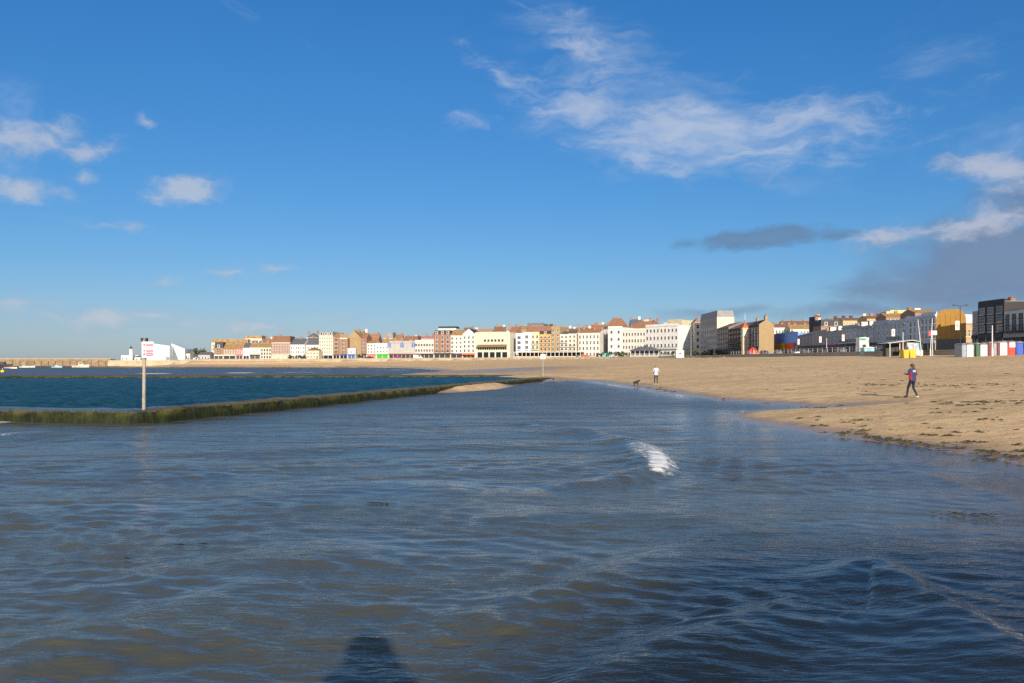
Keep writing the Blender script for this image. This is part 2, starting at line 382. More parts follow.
# ------------------------------------------------------------------ terrain
def axis(segs):
    out = []
    for a, b, n0, n1 in segs:      # from a to b with steps going from n0 to n1
        x = a
        while x < b - 1e-6:
            out.append(x); t = (x - a) / (b - a); x += n0 + (n1 - n0) * t
    out.append(segs[-1][1]); return np.array(out)
xs = axis([(-2500, -320, 220, 40), (-320, -20, 6, 2), (-20, -8, 1.0, 0.3), (-8, 32, 0.22, 0.22), (32, 100, 0.5, 1.5), (100, 260, 5, 12), (260, 6500, 40, 600)])
ys = axis([(-320, -20, 60, 10), (-20, 8, 2, 0.5), (8, 60, 0.2, 0.3), (60, 130, 0.35, 0.8), (130, 480, 1.0, 2.5), (480, 900, 8, 30), (900, 9000, 60, 900)])
def grid_object(name, XX, YY, ZZ, mat, attrs=None, smooth=True):
    ny, nx = XX.shape
    v = np.stack([XX, YY, ZZ], -1).reshape(-1, 3).astype(np.float32)
    idx = np.arange(ny * nx).reshape(ny, nx)
    q = np.stack([idx[:-1, :-1], idx[:-1, 1:], idx[1:, 1:], idx[1:, :-1]], -1).reshape(-1, 4).astype(np.int32)
    me = bpy.data.meshes.new(name)
    me.vertices.add(len(v)); me.vertices.foreach_set('co', v.ravel())
    me.loops.add(q.size); me.loops.foreach_set('vertex_index', q.ravel())
    me.polygons.add(len(q)); me.polygons.foreach_set('loop_start', np.arange(len(q), dtype=np.int32) * 4)
    me.polygons.foreach_set('use_smooth', np.full(len(q), smooth))
    me.update(calc_edges=True)
    for k, a in (attrs or {}).items():
        at = me.attributes.new(k, 'FLOAT', 'POINT'); at.data.foreach_set('value', a.reshape(-1).astype(np.float32))
    me.materials.append(mat)
    return link_mesh(name, me)

def sand_material():
    m, nt, b = new_mat('beach_sand')
    P = nt.add('ShaderNodeNewGeometry').outputs['Position']
    wet = nt.add('ShaderNodeAttribute', attribute_name='wet').outputs['Fac']
    town = nt.add('ShaderNodeAttribute', attribute_name='town').outputs['Fac']
    big = nt.noise(nt.mapping(P, scale=(0.05, 0.09, 1)), 1.0, 5, 0.6); mid = nt.noise(P, 0.9, 6, 0.65); fine = nt.noise(P, 9.0, 4, 0.7)
    strk = nt.noise(nt.mapping(P, scale=(0.10, 0.9, 1), rot=(0, 0, R(-14))), 1.0, 4, 0.6)
    c = nt.mix(nt.ramp(big, 0.3, 0.7), (0.56, 0.385, 0.19), (0.68, 0.48, 0.25))
    c = nt.mix(nt.math('MULTIPLY', nt.ramp(mid, 0.46, 0.68), 0.7), c, (0.41, 0.27, 0.13))
    c = nt.mix(nt.math('MULTIPLY', nt.ramp(strk, 0.50, 0.66), 0.7), c, (0.42, 0.275, 0.135))
    c = nt.mix(nt.math('MULTIPLY', nt.ramp(fine, 0.55, 0.75), 0.45), c, (0.33, 0.22, 0.115))
    pock = nt.noise(nt.mapping(P, scale=(1.1, 2.0, 1), loc=(3, 9, 0)), 1.0, 4, 0.7)
    c = nt.mix(nt.math('MULTIPLY', nt.ramp(pock, 0.57, 0.68), 0.6), c, (0.31, 0.205, 0.105))
    # shell and pebble specks
    vo = nt.add('ShaderNodeTexVoronoi'); vo.inputs['Scale'].default_value = 5.5; nt.link(P, vo.inputs['Vector'])
    sp = nt.math('MULTIPLY', nt.math('LESS_THAN', vo.outputs['Distance'], 0.13), nt.ramp(mid, 0.45, 0.6))
    vs = nt.add('ShaderNodeSeparateColor'); nt.link(vo.outputs['Color'], vs.inputs[0])
    c = nt.mix(nt.math('MULTIPLY', sp, 0.8), c, nt.mix(vs.outputs[0], (0.13, 0.09, 0.06), (0.6, 0.55, 0.48)))
    wn = nt.math('ADD', wet, nt.math('MULTIPLY', nt.math('SUBTRACT', mid, 0.5), 0.45))
    wf = nt.ramp(wn, 0.25, 0.85)
    c = nt.mix(nt.math('MULTIPLY', wf, 0.85), c, (0.26, 0.165, 0.085))
    c = nt.mix(town, c, nt.mix(mid, (0.20, 0.19, 0.17), (0.30, 0.28, 0.25)))
    nt.link(c, b.inputs['Base Color'])
    nt.link(nt.math('SUBTRACT', 0.92, nt.math('MULTIPLY', wf, 0.68)), b.inputs['Roughness'])
    b.inputs['Specular IOR Level'].default_value = 0.35
    foot = nt.add('ShaderNodeTexVoronoi'); foot.feature = 'SMOOTH_F1'; foot.inputs['Scale'].default_value = 1.9; nt.link(nt.mapping(P, scale=(1, 0.8, 0.2)), foot.inputs['Vector'])
    hgt = nt.math('ADD', nt.math('MULTIPLY', nt.ramp(foot.outputs['Distance'], 0.0, 0.35), 0.022), nt.math('ADD', nt.math('MULTIPLY', mid, 0.10), nt.math('MULTIPLY', fine, 0.02)))
    bp = nt.add('ShaderNodeBump'); bp.inputs['Strength'].default_value = 0.9; bp.inputs['Distance'].default_value = 1.0
    nt.link(nt.math('MULTIPLY', hgt, nt.math('SUBTRACT', 1.0, nt.math('MULTIPLY', wf, 0.8))), bp.inputs['Height']); nt.link(bp.outputs[0], b.inputs['Normal'])
    return m
XX, YY = np.meshgrid(xs, ys)
ZZ = terrain_z(XX, YY)
ds, _ = seg_dist(XX, YY, SH, closed=True)
dpw, _ = seg_dist(XX, YY, WA[:, :2], WA[:, 2:4])
sea_in = inside(XX, YY, SH)
wetw = 1.35 + 0.014 * np.clip(YY - 40, 0, 400)
wet = np.exp(-ds / wetw) * 1.0
wet = wet * (1 - 0.7 * np.exp(-(((XX + 2.5) / 3.5) ** 2 + ((YY - 72) / 11) ** 2)))
inlet = np.exp(-(((XX - 14) / 7) ** 2 + ((YY - 41) / 2.8) ** 2)); wet = np.maximum(wet, inlet * 0.8)
farwet = np.exp(-(((XX + 3) / 22) ** 2 + ((YY - 160) / 60) ** 2)); wet = np.maximum(wet, farwet * 0.75)
wet = np.where(sea_in, 1.0, wet)
townm = (inside(XX, YY, _TOWN) & ~sea_in) * 1.0
ground = grid_object('ground', XX, YY, ZZ, sand_material(), {'wet': wet, 'town': townm}); tag(ground, kind='structure')

# ------------------------------------------------------------------ sea
def water_material(name, turbid, clear, bump=1.0, rough=0.06, near_scale=1.0):
    m, nt, b = new_mat(name)
    P = nt.add('ShaderNodeNewGeometry').outputs['Position']
    foam = nt.add('ShaderNodeAttribute', attribute_name='foam').outputs['Fac']
    shal = nt.add('ShaderNodeAttribute', attribute_name='shallow').outputs['Fac']
    chop = nt.add('ShaderNodeAttribute', attribute_name='chop').outputs['Fac']
    n = nt.noise(nt.mapping(P, scale=(0.06, 0.16, 1)), 1.0, 5, 0.6)
    c = nt.mix(nt.ramp(n, 0.3, 0.7), turbid, clear)
    c = nt.mix(shal, c, (0.095, 0.080, 0.068))
    fn = nt.noise(nt.mapping(P, scale=(8, 5, 6)), 1.0, 7, 0.85)
    ff = nt.ramp(nt.math('ADD', foam, nt.math('MULTIPLY', nt.math('SUBTRACT', fn, 0.5), 2.2)), 0.42, 0.92)
    ff = nt.math('MULTIPLY', ff, nt.ramp(foam, 0.02, 0.15))
    c = nt.mix(ff, c, (0.70, 0.71, 0.70))
    nt.link(c, b.inputs['Base Color'])
    nt.link(nt.math('MAXIMUM', nt.math('MULTIPLY', ff, 0.8), chop), b.inputs['Roughness'])
    b.inputs['IOR'].default_value = 1.333
    s = near_scale
    r1 = nt.noise(nt.mapping(P, scale=(3.6 * s, 13.0 * s, 4), rot=(0, 0, R(-9))), 1.0, 3, 0.55, 0.4)
    r2 = nt.noise(nt.mapping(P, scale=(0.6 * s, 2.6 * s, 2), rot=(0, 0, R(7))), 1.0, 4, 0.6, 0.3)
    r3 = nt.noise(nt.mapping(P, scale=(0.12 * s, 0.5 * s, 1), rot=(0, 0, R(-4))), 1.0, 4, 0.6, 0.2)
    h = nt.math('ADD', nt.math('MULTIPLY', nt.math('MULTIPLY', r1, 0.020 * bump), nt.math('SUBTRACT', 1.0, nt.math('MULTIPLY', nt.ramp(chop, 0.12, 0.24), 0.75))), nt.math('MULTIPLY', nt.ramp(chop, 0.09, 0.26), nt.math('ADD', nt.math('MULTIPLY', r2, 0.070 * bump), nt.math('MULTIPLY', r3, 0.18 * bump))))
    gustn = nt.noise(nt.mapping(P, scale=(0.25, 0.55, 1)), 1.0, 4, 0.6)
    h = nt.math('MULTIPLY', h, nt.math('MULTIPLY', nt.math('ADD', 0.35, nt.math('MULTIPLY', nt.ramp(gustn, 0.35, 0.65), 1.1)), nt.math('SUBTRACT', 1.0, nt.math('MULTIPLY', shal, 0.85))))
    bp = nt.add('ShaderNodeBump'); bp.inputs['Strength'].default_value = 1.0; bp.inputs['Distance'].default_value = 1.0
    nt.link(h, bp.inputs['Height']); nt.link(bp.outputs[0], b.inputs['Normal'])
    return m
nrow = [2.0]
while nrow[-1] < 150: nrow.append(nrow[-1] * 1.0047)
while nrow[-1] < 6900: nrow.append(nrow[-1] * 1.06)
rows = np.array(nrow); u = np.linspace(-1, 1, 1080)
half = 1.05 * rows + 7
XX = u[None, :] * half[:, None]; YY = np.repeat(rows[:, None], len(u), 1)
sp = np.maximum(np.gradient(rows), half * 2 / len(u))[:, None]
Z = np.zeros_like(XX)
gust = np.clip(0.95 + 1.1 * fbm(XX / 5, YY / 2.6, 3, 40), 0.25, 1.8)
for k in range(96):
    lam = 0.07 * (0.95 / 0.07) ** rng.random(); th = rng.normal(R(9), R(17 if lam < 0.2 else 30)); kx, ky = math.sin(th) * 2 * math.pi / lam, math.cos(th) * 2 * math.pi / lam
    a = (0.0033 if lam < 0.22 else 0.0040 if lam < 0.5 else 0.0019) * lam * (0.6 + 0.8 * rng.random()); lod = np.clip((lam / (2.6 * sp) - 1) / 1.5, 0, 1)
    if lod.max() <= 0: continue
    Z += a * lod * np.sin(kx * XX + ky * YY + rng.random() * 6.283 + 0.8 * fbm(XX / (lam * 5), YY / (lam * 5), 2, 50 + k))
Z *= gust
for k in range(12):     # low swell
    lam = 0.8 + 4.5 * rng.random(); th = rng.normal(R(-14), R(16)); kx, ky = math.sin(th) * 2 * math.pi / lam, math.cos(th) * 2 * math.pi / lam
    lod = np.clip((lam / (3 * sp) - 1), 0, 1)
    Z += 0.0014 * lam * lod * np.sin(kx * XX + ky * YY + rng.random() * 6.283 + 1.5 * fbm(XX / 14, YY / 14, 2, 90 + k))
def ridge(pts, amp, sig, tail=2.2, flip=1):
    """a low wave crest along pixel points; steep on one side, long back on the other"""
    q = np.array([gp(*p) for p in pts])
    fine = [q[0]]
    for i in range(len(q) - 1):
        p0, p1, p2, p3 = q[max(i - 1, 0)], q[i], q[i + 1], q[min(i + 2, len(q) - 1)]
        for t in (0.25, 0.5, 0.75, 1.0):
            fine.append(0.5 * (2 * p1 + (p2 - p0) * t + (2 * p0 - 5 * p1 + 4 * p2 - p3) * t * t + (3 * p1 - p0 - 3 * p2 + p3) * t ** 3))
    q = np.array(fine); n = len(q)
    val = np.stack([np.sin(np.linspace(0.0, math.pi, n)) ** 0.6, np.zeros(n)], 1)
    r = (YY[:, 0] > q[:, 1].min() - 4) & (YY[:, 0] < q[:, 1].max() + 5)
    x, y = XX[r], YY[r]
    d, v = seg_dist(x, y, q, val)
    # side of the crest
    best = np.full(x.shape, 1e18); side = np.zeros(x.shape)
    for i in range(n - 1):
        a, b_ = q[i], q[i + 1]; ab = b_ - a; t = np.clip(((x - a[0]) * ab[0] + (y - a[1]) * ab[1]) / (ab @ ab), 0, 1)
        dd = (x - a[0] - t * ab[0]) ** 2 + (y - a[1] - t * ab[1]) ** 2; s = ab[0] * (y - a[1]) - ab[1] * (x - a[0])
        k = dd < best; best = np.where(k, dd, best); side = np.where(k, s, side)
    wob = 1 + 0.25 * fbm(x / 1.1, y / 1.1, 2, 70)
    sg = np.where(side * flip > 0, sig * tail, sig)
    d = d * (1 + 0.3 * fbm(x / 0.9, y / 0.9, 2, 77)) + 0.10 * sig * fbm(x / 0.35, y / 0.35, 2, 78)
    Z[r] += 1.2 * amp * v[..., 0] * np.exp(-(d / sg) ** 2) * wob
    return r, d, v[..., 0], side * flip
foam = np.zeros_like(Z)
# the little breaker (its crest hooks round) and the other crests
r, d, v, s = ridge([(520, 424), (565, 429), (608, 437), (634, 445), (651, 454), (659, 464), (652, 473), (632, 479), (598, 484), (545, 489)], 0.13, 0.32, 2.0, -1)
fx, fy = XX[r], YY[r]
cx, cy = gp(655, 470)
gate = lambda y0, y1: np.clip((fy - gp(0, y1)[1]) / 0.5, 0, 1) * np.clip((gp(0, y0)[1] - fy) / 0.5, 0, 1)
right = np.clip((fx - gp(632, 466)[0]) / 0.35, 0, 1)
foam[r] = np.maximum(foam[r], 1.08 * np.exp(-(d / 0.27) ** 2) * gate(455, 484) * right)
foam[r] = np.maximum(foam[r], 0.66 * np.exp(-(d / 0.75) ** 2) * gate(446, 480) * np.clip((fx - gp(628, 462)[0]) / 0.4, 0, 1))
foam[r] = np.maximum(foam[r], 0.40 * np.exp(-(d / 0.5) ** 2) * gate(434, 462) * np.clip((fx - gp(600, 450)[0]) / 0.8, 0, 1))
ridge([(560, 690), (640, 662), (700, 640), (760, 618), (815, 596)], 0.085, 0.22, 2.6, -1)
ridge([(812, 588), (845, 575), (870, 566), (888, 574), (915, 590), (950, 612), (985, 634), (1030, 664), (1090, 700)], 0.085, 0.20, 2.6, -1)
ridge([(440, 628), (520, 606), (590, 586), (650, 564), (700, 540)], 0.065, 0.28, 2.2, -1)
ridge([(-40, 668), (40, 650), (130, 628), (210, 606), (290, 582)], 0.07, 0.35, 3.0, -1)
ridge([(60, 600), (150, 582), (240, 566), (340, 556), (430, 548)], 0.05, 0.4, 2.5, -1)
ridge([(480, 524), (560, 514), (640, 512), (700, 520), (760, 536)], 0.05, 0.35, 2.2, -1)
ridge([(860, 465), (910, 472), (960, 484), (1010, 500), (1060, 520)], 0.035, 0.22, 1.6, -1)
ridge([(200, 500), (300, 490), (400, 486), (480, 492)], 0.06, 0.5, 2.0, -1)
ridge([(-30, 476), (60, 468), (140, 470), (220, 478)], 0.07, 0.5, 2.0, -1)
ridge([(-30, 440), (20, 436), (70, 438), (130, 446)], 0.10, 0.5, 2.0, -1)
ridge([(300, 420), (380, 412), (460, 408), (530, 410), (600, 418)], 0.07, 0.6, 2.0, -1)
ridge([(640, 410), (700, 409), (760, 416), (830, 428)], 0.02, 0.6, 2.0, -1)
for (px, py, rx, ry, am) in [(4, 437, 0.6, 0.9, 0.62), (1, 422, 0.7, 1.6, 0.70), (16, 419, 0.5, 1.2, 0.5), (24, 416, 0.4, 1.2, 0.45)]:
    cx, cy = gp(px, py); foam = np.maximum(foam, am * np.exp(-((XX - cx) / rx) ** 2 - ((YY - cy) / ry) ** 2))
for (px0, px1, py, ry, am) in [(124, 176, 373.6, 9, 1.2), (216, 258, 372.8, 10, 1.3), (270, 330, 372.2, 8, 0.8), (345, 430, 370.0, 14, 0.8)]:
    x0, y0 = gp(px0, py); x1, y1 = gp(px1, py)
    foam = np.maximum(foam, am * np.exp(-(np.abs((XX - (x0 + x1) / 2) / ((x1 - x0) / 2))) ** 4 - ((YY - y0) / ry) ** 2) * (0.75 + 0.5 * fbm(XX / 5, YY / 9, 2, 8)))
near = YY < 160
dsw = np.full(XX.shape, 50.0); dd, _ = seg_dist(XX[near[:, 0]], YY[near[:, 0]], SH[:62], None); dsw[near[:, 0]] = dd
shallow = np.exp(-dsw / 2.2) * 0.85 * np.clip((XX + 3) / 4, 0, 1)
foam = np.maximum(foam, 0.50 * np.exp(-(dsw / 0.22) ** 2) * (XX > 6) * (YY < 50) * np.clip(0.6 + 1.6 * fbm(XX / 1.4, YY / 1.4, 2, 33), 0, 1))
shallow = np.maximum(shallow, 0.60 * np.exp(-dsw / 6.0) * np.clip((XX - 2) / 5, 0, 1) * (YY < 60))
calm = 1 - 0.75 * np.exp(-dsw / 1.4)
Z *= calm
chop = 0.09 + 0.27 * np.clip((YY - 7) / 50, 0, 1) ** 0.75
chop = chop * (1 - 0.75 * np.exp(-dsw / 2.2) * (XX > 5))
Z -= 0.0
sea = grid_object('sea_water', XX, YY, Z, water_material('sea_water', (0.080, 0.078, 0.050), (0.056, 0.060, 0.046)), {'foam': foam, 'shallow': shallow, 'chop': chop}); tag(sea, kind='structure')

# ------------------------------------------------------------------ tidal pool
PL = 0.36
A = np.array([(-95, 50.2), (-19.6, 33.0), (-14.1, 31.75), (-2.2, 79.5), (2.7, 100.5)]); B = np.array([(-98, 102.7), (-64, 104.2), (-46, 106), (-15, 112.2), (1.0, 113.8)])
uu = np.concatenate([np.linspace(0, 1, n, endpoint=False) + i for i, n in enumerate((120, 60, 170, 60))] + [[4.0]]); i0 = np.minimum(uu.astype(int), 3); fr = (uu - i0)[:, None]
pa = A[i0] * (1 - fr) + A[i0 + 1] * fr; pb = B[i0] * (1 - fr) + B[i0 + 1] * fr
t = (np.linspace(0, 1, 640) ** 1.35)[:, None, None]
G = pa[None] * (1 - t) + pb[None] * t
gx, gy = G[..., 0], G[..., 1]; Zp = np.full(gx.shape, PL)
for k in range(46):
    lam = 0.40 * (1.5 / 0.40) ** rng.random(); th = rng.normal(R(10), R(30)); kx, ky = math.sin(th) * 6.283 / lam, math.cos(th) * 6.283 / lam
    Zp += 0.0075 * lam ** 0.9 * np.sin(kx * gx + ky * gy + rng.random() * 6.283 + 1.2 * fbm(gx / (lam * 5), gy / (lam * 5), 2, 150 + k)) * np.clip(lam / (gy * 0.012) - 0.6, 0, 1)
Zp[:3] = PL; z0 = np.zeros_like(Zp)
pool = grid_object('tidal_pool_water', G[..., 0], G[..., 1], Zp, water_material('pool_water', (0.007, 0.052, 0.060), (0.006, 0.038, 0.048), 1.2, 0.08, 0.9), {'foam': z0, 'shallow': z0, 'chop': z0 + 0.40}); tag(pool, kind='structure')

def algae_material(name, wetamt=0.8, top=(0.24, 0.195, 0.11), green=(0.022, 0.030, 0.004), dark=(0.004, 0.006, 0.002)):
    m, nt, b = new_mat(name)
    P = nt.add('ShaderNodeNewGeometry'); sxx = nt.add('ShaderNodeSeparateXYZ'); nt.link(P.outputs['Position'], sxx.inputs[0])
    n1 = nt.noise(P.outputs['Position'], 1.1, 6, 0.65); n2 = nt.noise(nt.mapping(P.outputs['Position'], scale=(5, 5, 1.5)), 1.0, 5, 0.7)
    z = nt.math('ADD', sxx.outputs[2], nt.math('MULTIPLY', nt.math('SUBTRACT', n2, 0.5), 0.35))
    c = nt.mix(nt.ramp(n2, 0.35, 0.65), green, dark)
    c = nt.mix(nt.math('MULTIPLY', nt.ramp(z, 0.12, 0.50), nt.ramp(n1, 0.44, 0.60)), c, (0.100, 0.090, 0.018))
    c = nt.mix(nt.ramp(z, 0.40, 0.52), c, nt.mix(n1, top, [q * 0.6 for q in top]))
    wetx = nt.math('MULTIPLY', nt.ramp(nt.math('ADD', sxx.outputs[0], nt.math('MULTIPLY', n1, 1.0)), -12.6, -13.8), nt.math('MULTIPLY', nt.ramp(z, 0.36, 0.42), wetamt))
    c = nt.mix(wetx, c, (0.05, 0.05, 0.045))
    b.inputs['Specular IOR Level'].default_value = 0.3; nt.link(c, b.inputs['Base Color']); nt.link(nt.math('SUBTRACT', 0.75, nt.math('MULTIPLY', wetx, 0.62)), b.inputs['Roughness'])
    bp = nt.add('ShaderNodeBump'); bp.inputs['Distance'].default_value = 0.05; nt.link(n2, bp.inputs['Height']); nt.link(bp.outputs[0], b.inputs['Normal'])
    return m
ALG = algae_material('algae_covered_concrete'); ALG2 = algae_material('weedy_block_wall', wetamt=0.0, top=(0.060, 0.050, 0.020), green=(0.012, 0.014, 0.004), dark=(0.006, 0.007, 0.003))
def strip_wall(name, pts, width, ztop, zbot, mat, label, jag=0.0, step=0.5):
    """a wall following pts (x, y), front face on the right-hand side; slightly rough outline"""
    pts = [Vector((p[0], p[1])) for p in pts]
    sm = []
    for a, b in zip(pts[:-1], pts[1:]):
        n = max(1, int((b - a).length / step))
        sm += [a.lerp(b, i / n) for i in range(n)]
    sm.append(pts[-1]); n = len(sm); V = []
    for i, p in enumerate(sm):
        tdir = (sm[min(i + 1, n - 1)] - sm[max(i - 1, 0)]).normalized(); nn = Vector((tdir.y, -tdir.x))
        j = lambda k: jag * mnoise.noise(Vector((p.x * 0.9, p.y * 0.9, k * 7.3)))
        a = p + nn * (width / 2 + 0.10 + j(1) * 1.5); a2 = p + nn * (width / 2 + j(2)); b2 = p - nn * (width / 2 + j(3)); b = p - nn * (width / 2 + 0.1)
        zt = ztop(i / (n - 1)) if callable(ztop) else ztop
        mid = (a2 + b2) / 2
        V += [(a.x, a.y, zbot), ((a.x + a2.x) / 2 + nn.x * j(8), (a.y + a2.y) / 2 + nn.y * j(8), zt * 0.55), (a2.x, a2.y, zt - 0.03 + j(4) * 0.5), (mid.x, mid.y, zt + j(5) * 0.3), (b2.x, b2.y, zt - 0.03 + j(6) * 0.5), (b.x, b.y, zbot)]
    mb = MB(); mb.v = V
    for i in range(n - 1):
        for k in range(5):
            a = i * 6 + k; mb.f.append((a, a + 6, a + 7, a + 1)); mb.m.append(0)
    mb.f.append((0, 1, 2, 3, 4, 5)); mb.m.append(0); e = (n - 1) * 6; mb.f.append((e + 5, e + 4, e + 3, e + 2, e + 1, e)); mb.m.append(0)
    o = mb.build(name, mat); return tag(o, label, 'pool wall')
strip_wall('tidal_pool_wall', [(-95, 50.2), (-19.6, 33.0), (-14.1, 31.75)] + [pw(k / 10, -0.55) for k in range(1, 11)] + [(4.6, 106.5), (5.6, 109)], 1.9, lambda t: 0.47 - 0.05 * max(0, min(1, (0.30 - t) / 0.2)) - 0.22 * max(0, (t - 0.96) / 0.04), -1.2, ALG,
           'low concrete pool wall green with weed, nearest the camera, running up onto the sand', 0.13)
strip_wall('tidal_pool_wall', [(-110, 102), (-64, 104.2), (-46, 106), (-32.5, 108), (-15, 112.3), (1.0, 114.0), (6.0, 114.2)], 1.2, 0.62, -1.2, ALG2,
           'far wall of the tidal pool, a thin dark weedy line between pool and harbour', 0.20)
# ------------------------------------------------------------------ buildings
_win = {}
def window_mesh(w, h, frame, style='sash'):
    key = (round(w, 2), round(h, 2), frame.name, style)
    if key in _win: return _win[key]
    b = MB(); f = min(0.09, w * 0.12)
    b.box(-w / 2, w / 2, -0.06, 0.0, 0, f, 0); b.box(-w / 2, w / 2, -0.06, 0.0, h - f, h, 0)
    b.box(-w / 2, -w / 2 + f, -0.06, 0.0, f, h - f, 0); b.box(w / 2 - f, w / 2, -0.06, 0.0, f, h - f, 0)
    b.box(-w / 2 + f, w / 2 - f, -0.02, 0.0, f, h - f, 1)
    if style == 'sash': b.box(-w / 2 + f, w / 2 - f, -0.045, -0.022, h * 0.5 - 0.03, h * 0.5 + 0.03, 0)
    if style == 'wide':
        n = max(2, int(w / 1.0))
        for i in range(1, n): b.box(-w / 2 + w * i / n - 0.03, -w / 2 + w * i / n + 0.03, -0.045, -0.022, f, h - f, 0)
    b.box(-w / 2 - 0.08, w / 2 + 0.08, -0.16, -0.061, -0.10, 0.02, 0)
    if style == 'arch':
        pts = [(w / 2 * math.cos(t), h + 0.003 + w / 2 * math.sin(t)) for t in [math.pi * i / 8 for i in range(9)]]
        b.prism(pts, 'y', -0.05, 0.0, 1)
    _win[key] = b.mesh('window', [frame, GLASS]); return _win[key]

def roof_part(root, kind, w, d, h, rh, mat, wallm, chim=(), dormers=0, over=0.18):
    b = MB(); x0, x1, y0, y1 = -w / 2, w / 2, -over, d
    z = h + 0.004
    if kind == 'gable':
        b.prism([(y0, z), (d / 2, z + rh), (y1, z)], 'x', x0 + 0.02, x1 - 0.02, 0, 1)
    elif kind == 'gable_front':
        b.prism([(x0 - 0.1, z), (0, z + rh), (x1 + 0.1, z)], 'y', y0 + 0.1, y1, 0, 1)
    elif kind == 'hip':
        k = min(w, d) / 2 * 0.95
        A = [(x0, y0, z), (x1, y0, z), (x1, y1, z), (x0, y1, z)]; r = [(x0 + k, d / 2, z + rh), (x1 - k, d / 2, z + rh)] if w >= d else [(0, k, z + rh), (0, d - k, z + rh)]
        if w >= d: b.poly([A[0], A[1], r[1], r[0]]); b.poly([A[1], A[2], r[1]]); b.poly([A[2], A[3], r[0], r[1]]); b.poly([A[3], A[0], r[0]])
        else: b.poly([A[0], A[1], r[0]]); b.poly([A[1], A[2], r[1], r[0]]); b.poly([A[2], A[3], r[1]]); b.poly([A[3], A[0], r[0], r[1]])
        b.poly(A[::-1])
    elif kind == 'mansard':
        i = min(0.9, rh * 0.35)
        A = [(x0, y0 + 0.2, z), (x1, y0 + 0.2, z), (x1, y1, z), (x0, y1, z)]; T = [(x0 + i * 0.4, y0 + i + 0.2, z + rh), (x1 - i * 0.4, y0 + i + 0.2, z + rh), (x1 - i * 0.4, y1 - i, z + rh), (x0 + i * 0.4, y1 - i, z + rh)]
        for q in range(4): b.poly([A[q], A[(q + 1) % 4], T[(q + 1) % 4], T[q]])
        b.poly(T)
    elif kind == 'barrel':
        n = 10; pts = [(-w / 2 * math.cos(math.pi * i / n), z + rh * math.sin(math.pi * i / n)) for i in range(n + 1)]
        b.prism(pts, 'y', y0, y1, 0)
    elif kind == 'shed':
        b.prism([(x0, z), (x1, z), (x1, z + rh * 0.25), (x0, z + rh)], 'y', y0 + 0.18, y1, 0)
    elif kind == 'shed_right':
        b.prism([(x0, z), (x1, z), (x1, z + rh), (x0, z + rh * 0.25)], 'y', y0 + 0.18, y1, 0)
    else:   # flat with a parapet kerb
        b.box(x0 + 0.3, x1 - 0.3, 0.3, d - 0.3, h + 0.003, h + 0.12, 0)
        b.box(x0 + 0.02, x1 - 0.02, 0.02, 0.28, h + 0.003, h + rh, 1)
    rf = b.build('roof', [mat, wallm], root)
    for (fx, ch, cw, cm) in chim:
        c = MB(); x = -w / 2 + fx * w; yy = d * 0.5 if kind != 'flat' else d * 0.35
        zb = h + (rh * 0.7 if kind not in ('flat',) else 0.125); zt = h + (rh if kind != 'flat' else 0) + ch
        c.box(x - cw / 2, x + cw / 2, yy - 0.4, yy + 0.4, zb, zt, 0); c.box(x - cw / 2 - 0.07, x + cw / 2 + 0.07, yy - 0.47, yy + 0.47, zt, zt + 0.18, 0)
        for q in range(max(2, int(cw / 0.45))):
            px = x - cw / 2 + cw * (q + 0.5) / max(2, int(cw / 0.45)); c.tube((px, yy, zt + 0.18), (px, yy, zt + 0.65), 0.13, 0.11, 8, 1)
        c.build('chimney', [cm, POT], rf)
    if dormers:
        for q in range(dormers):
            x = -w / 2 + w * (q + 0.5) / dormers; dm = MB(); dh = min(1.7, rh * 0.72)
            dm.box(x - 0.65, x + 0.65, -0.05, 1.6, h + 0.15, h + 0.15 + dh, 0); dm.box(x - 0.75, x + 0.75, -0.15, 1.7, h + 0.152 + dh, h + 0.28 + dh, 2)
            dm.box(x - 0.45, x + 0.45, -0.07, -0.052, h + 0.35, h + dh, 1)
            dm.build('dormer', [TRIM, GLASS, LEAD], rf)
    return rf

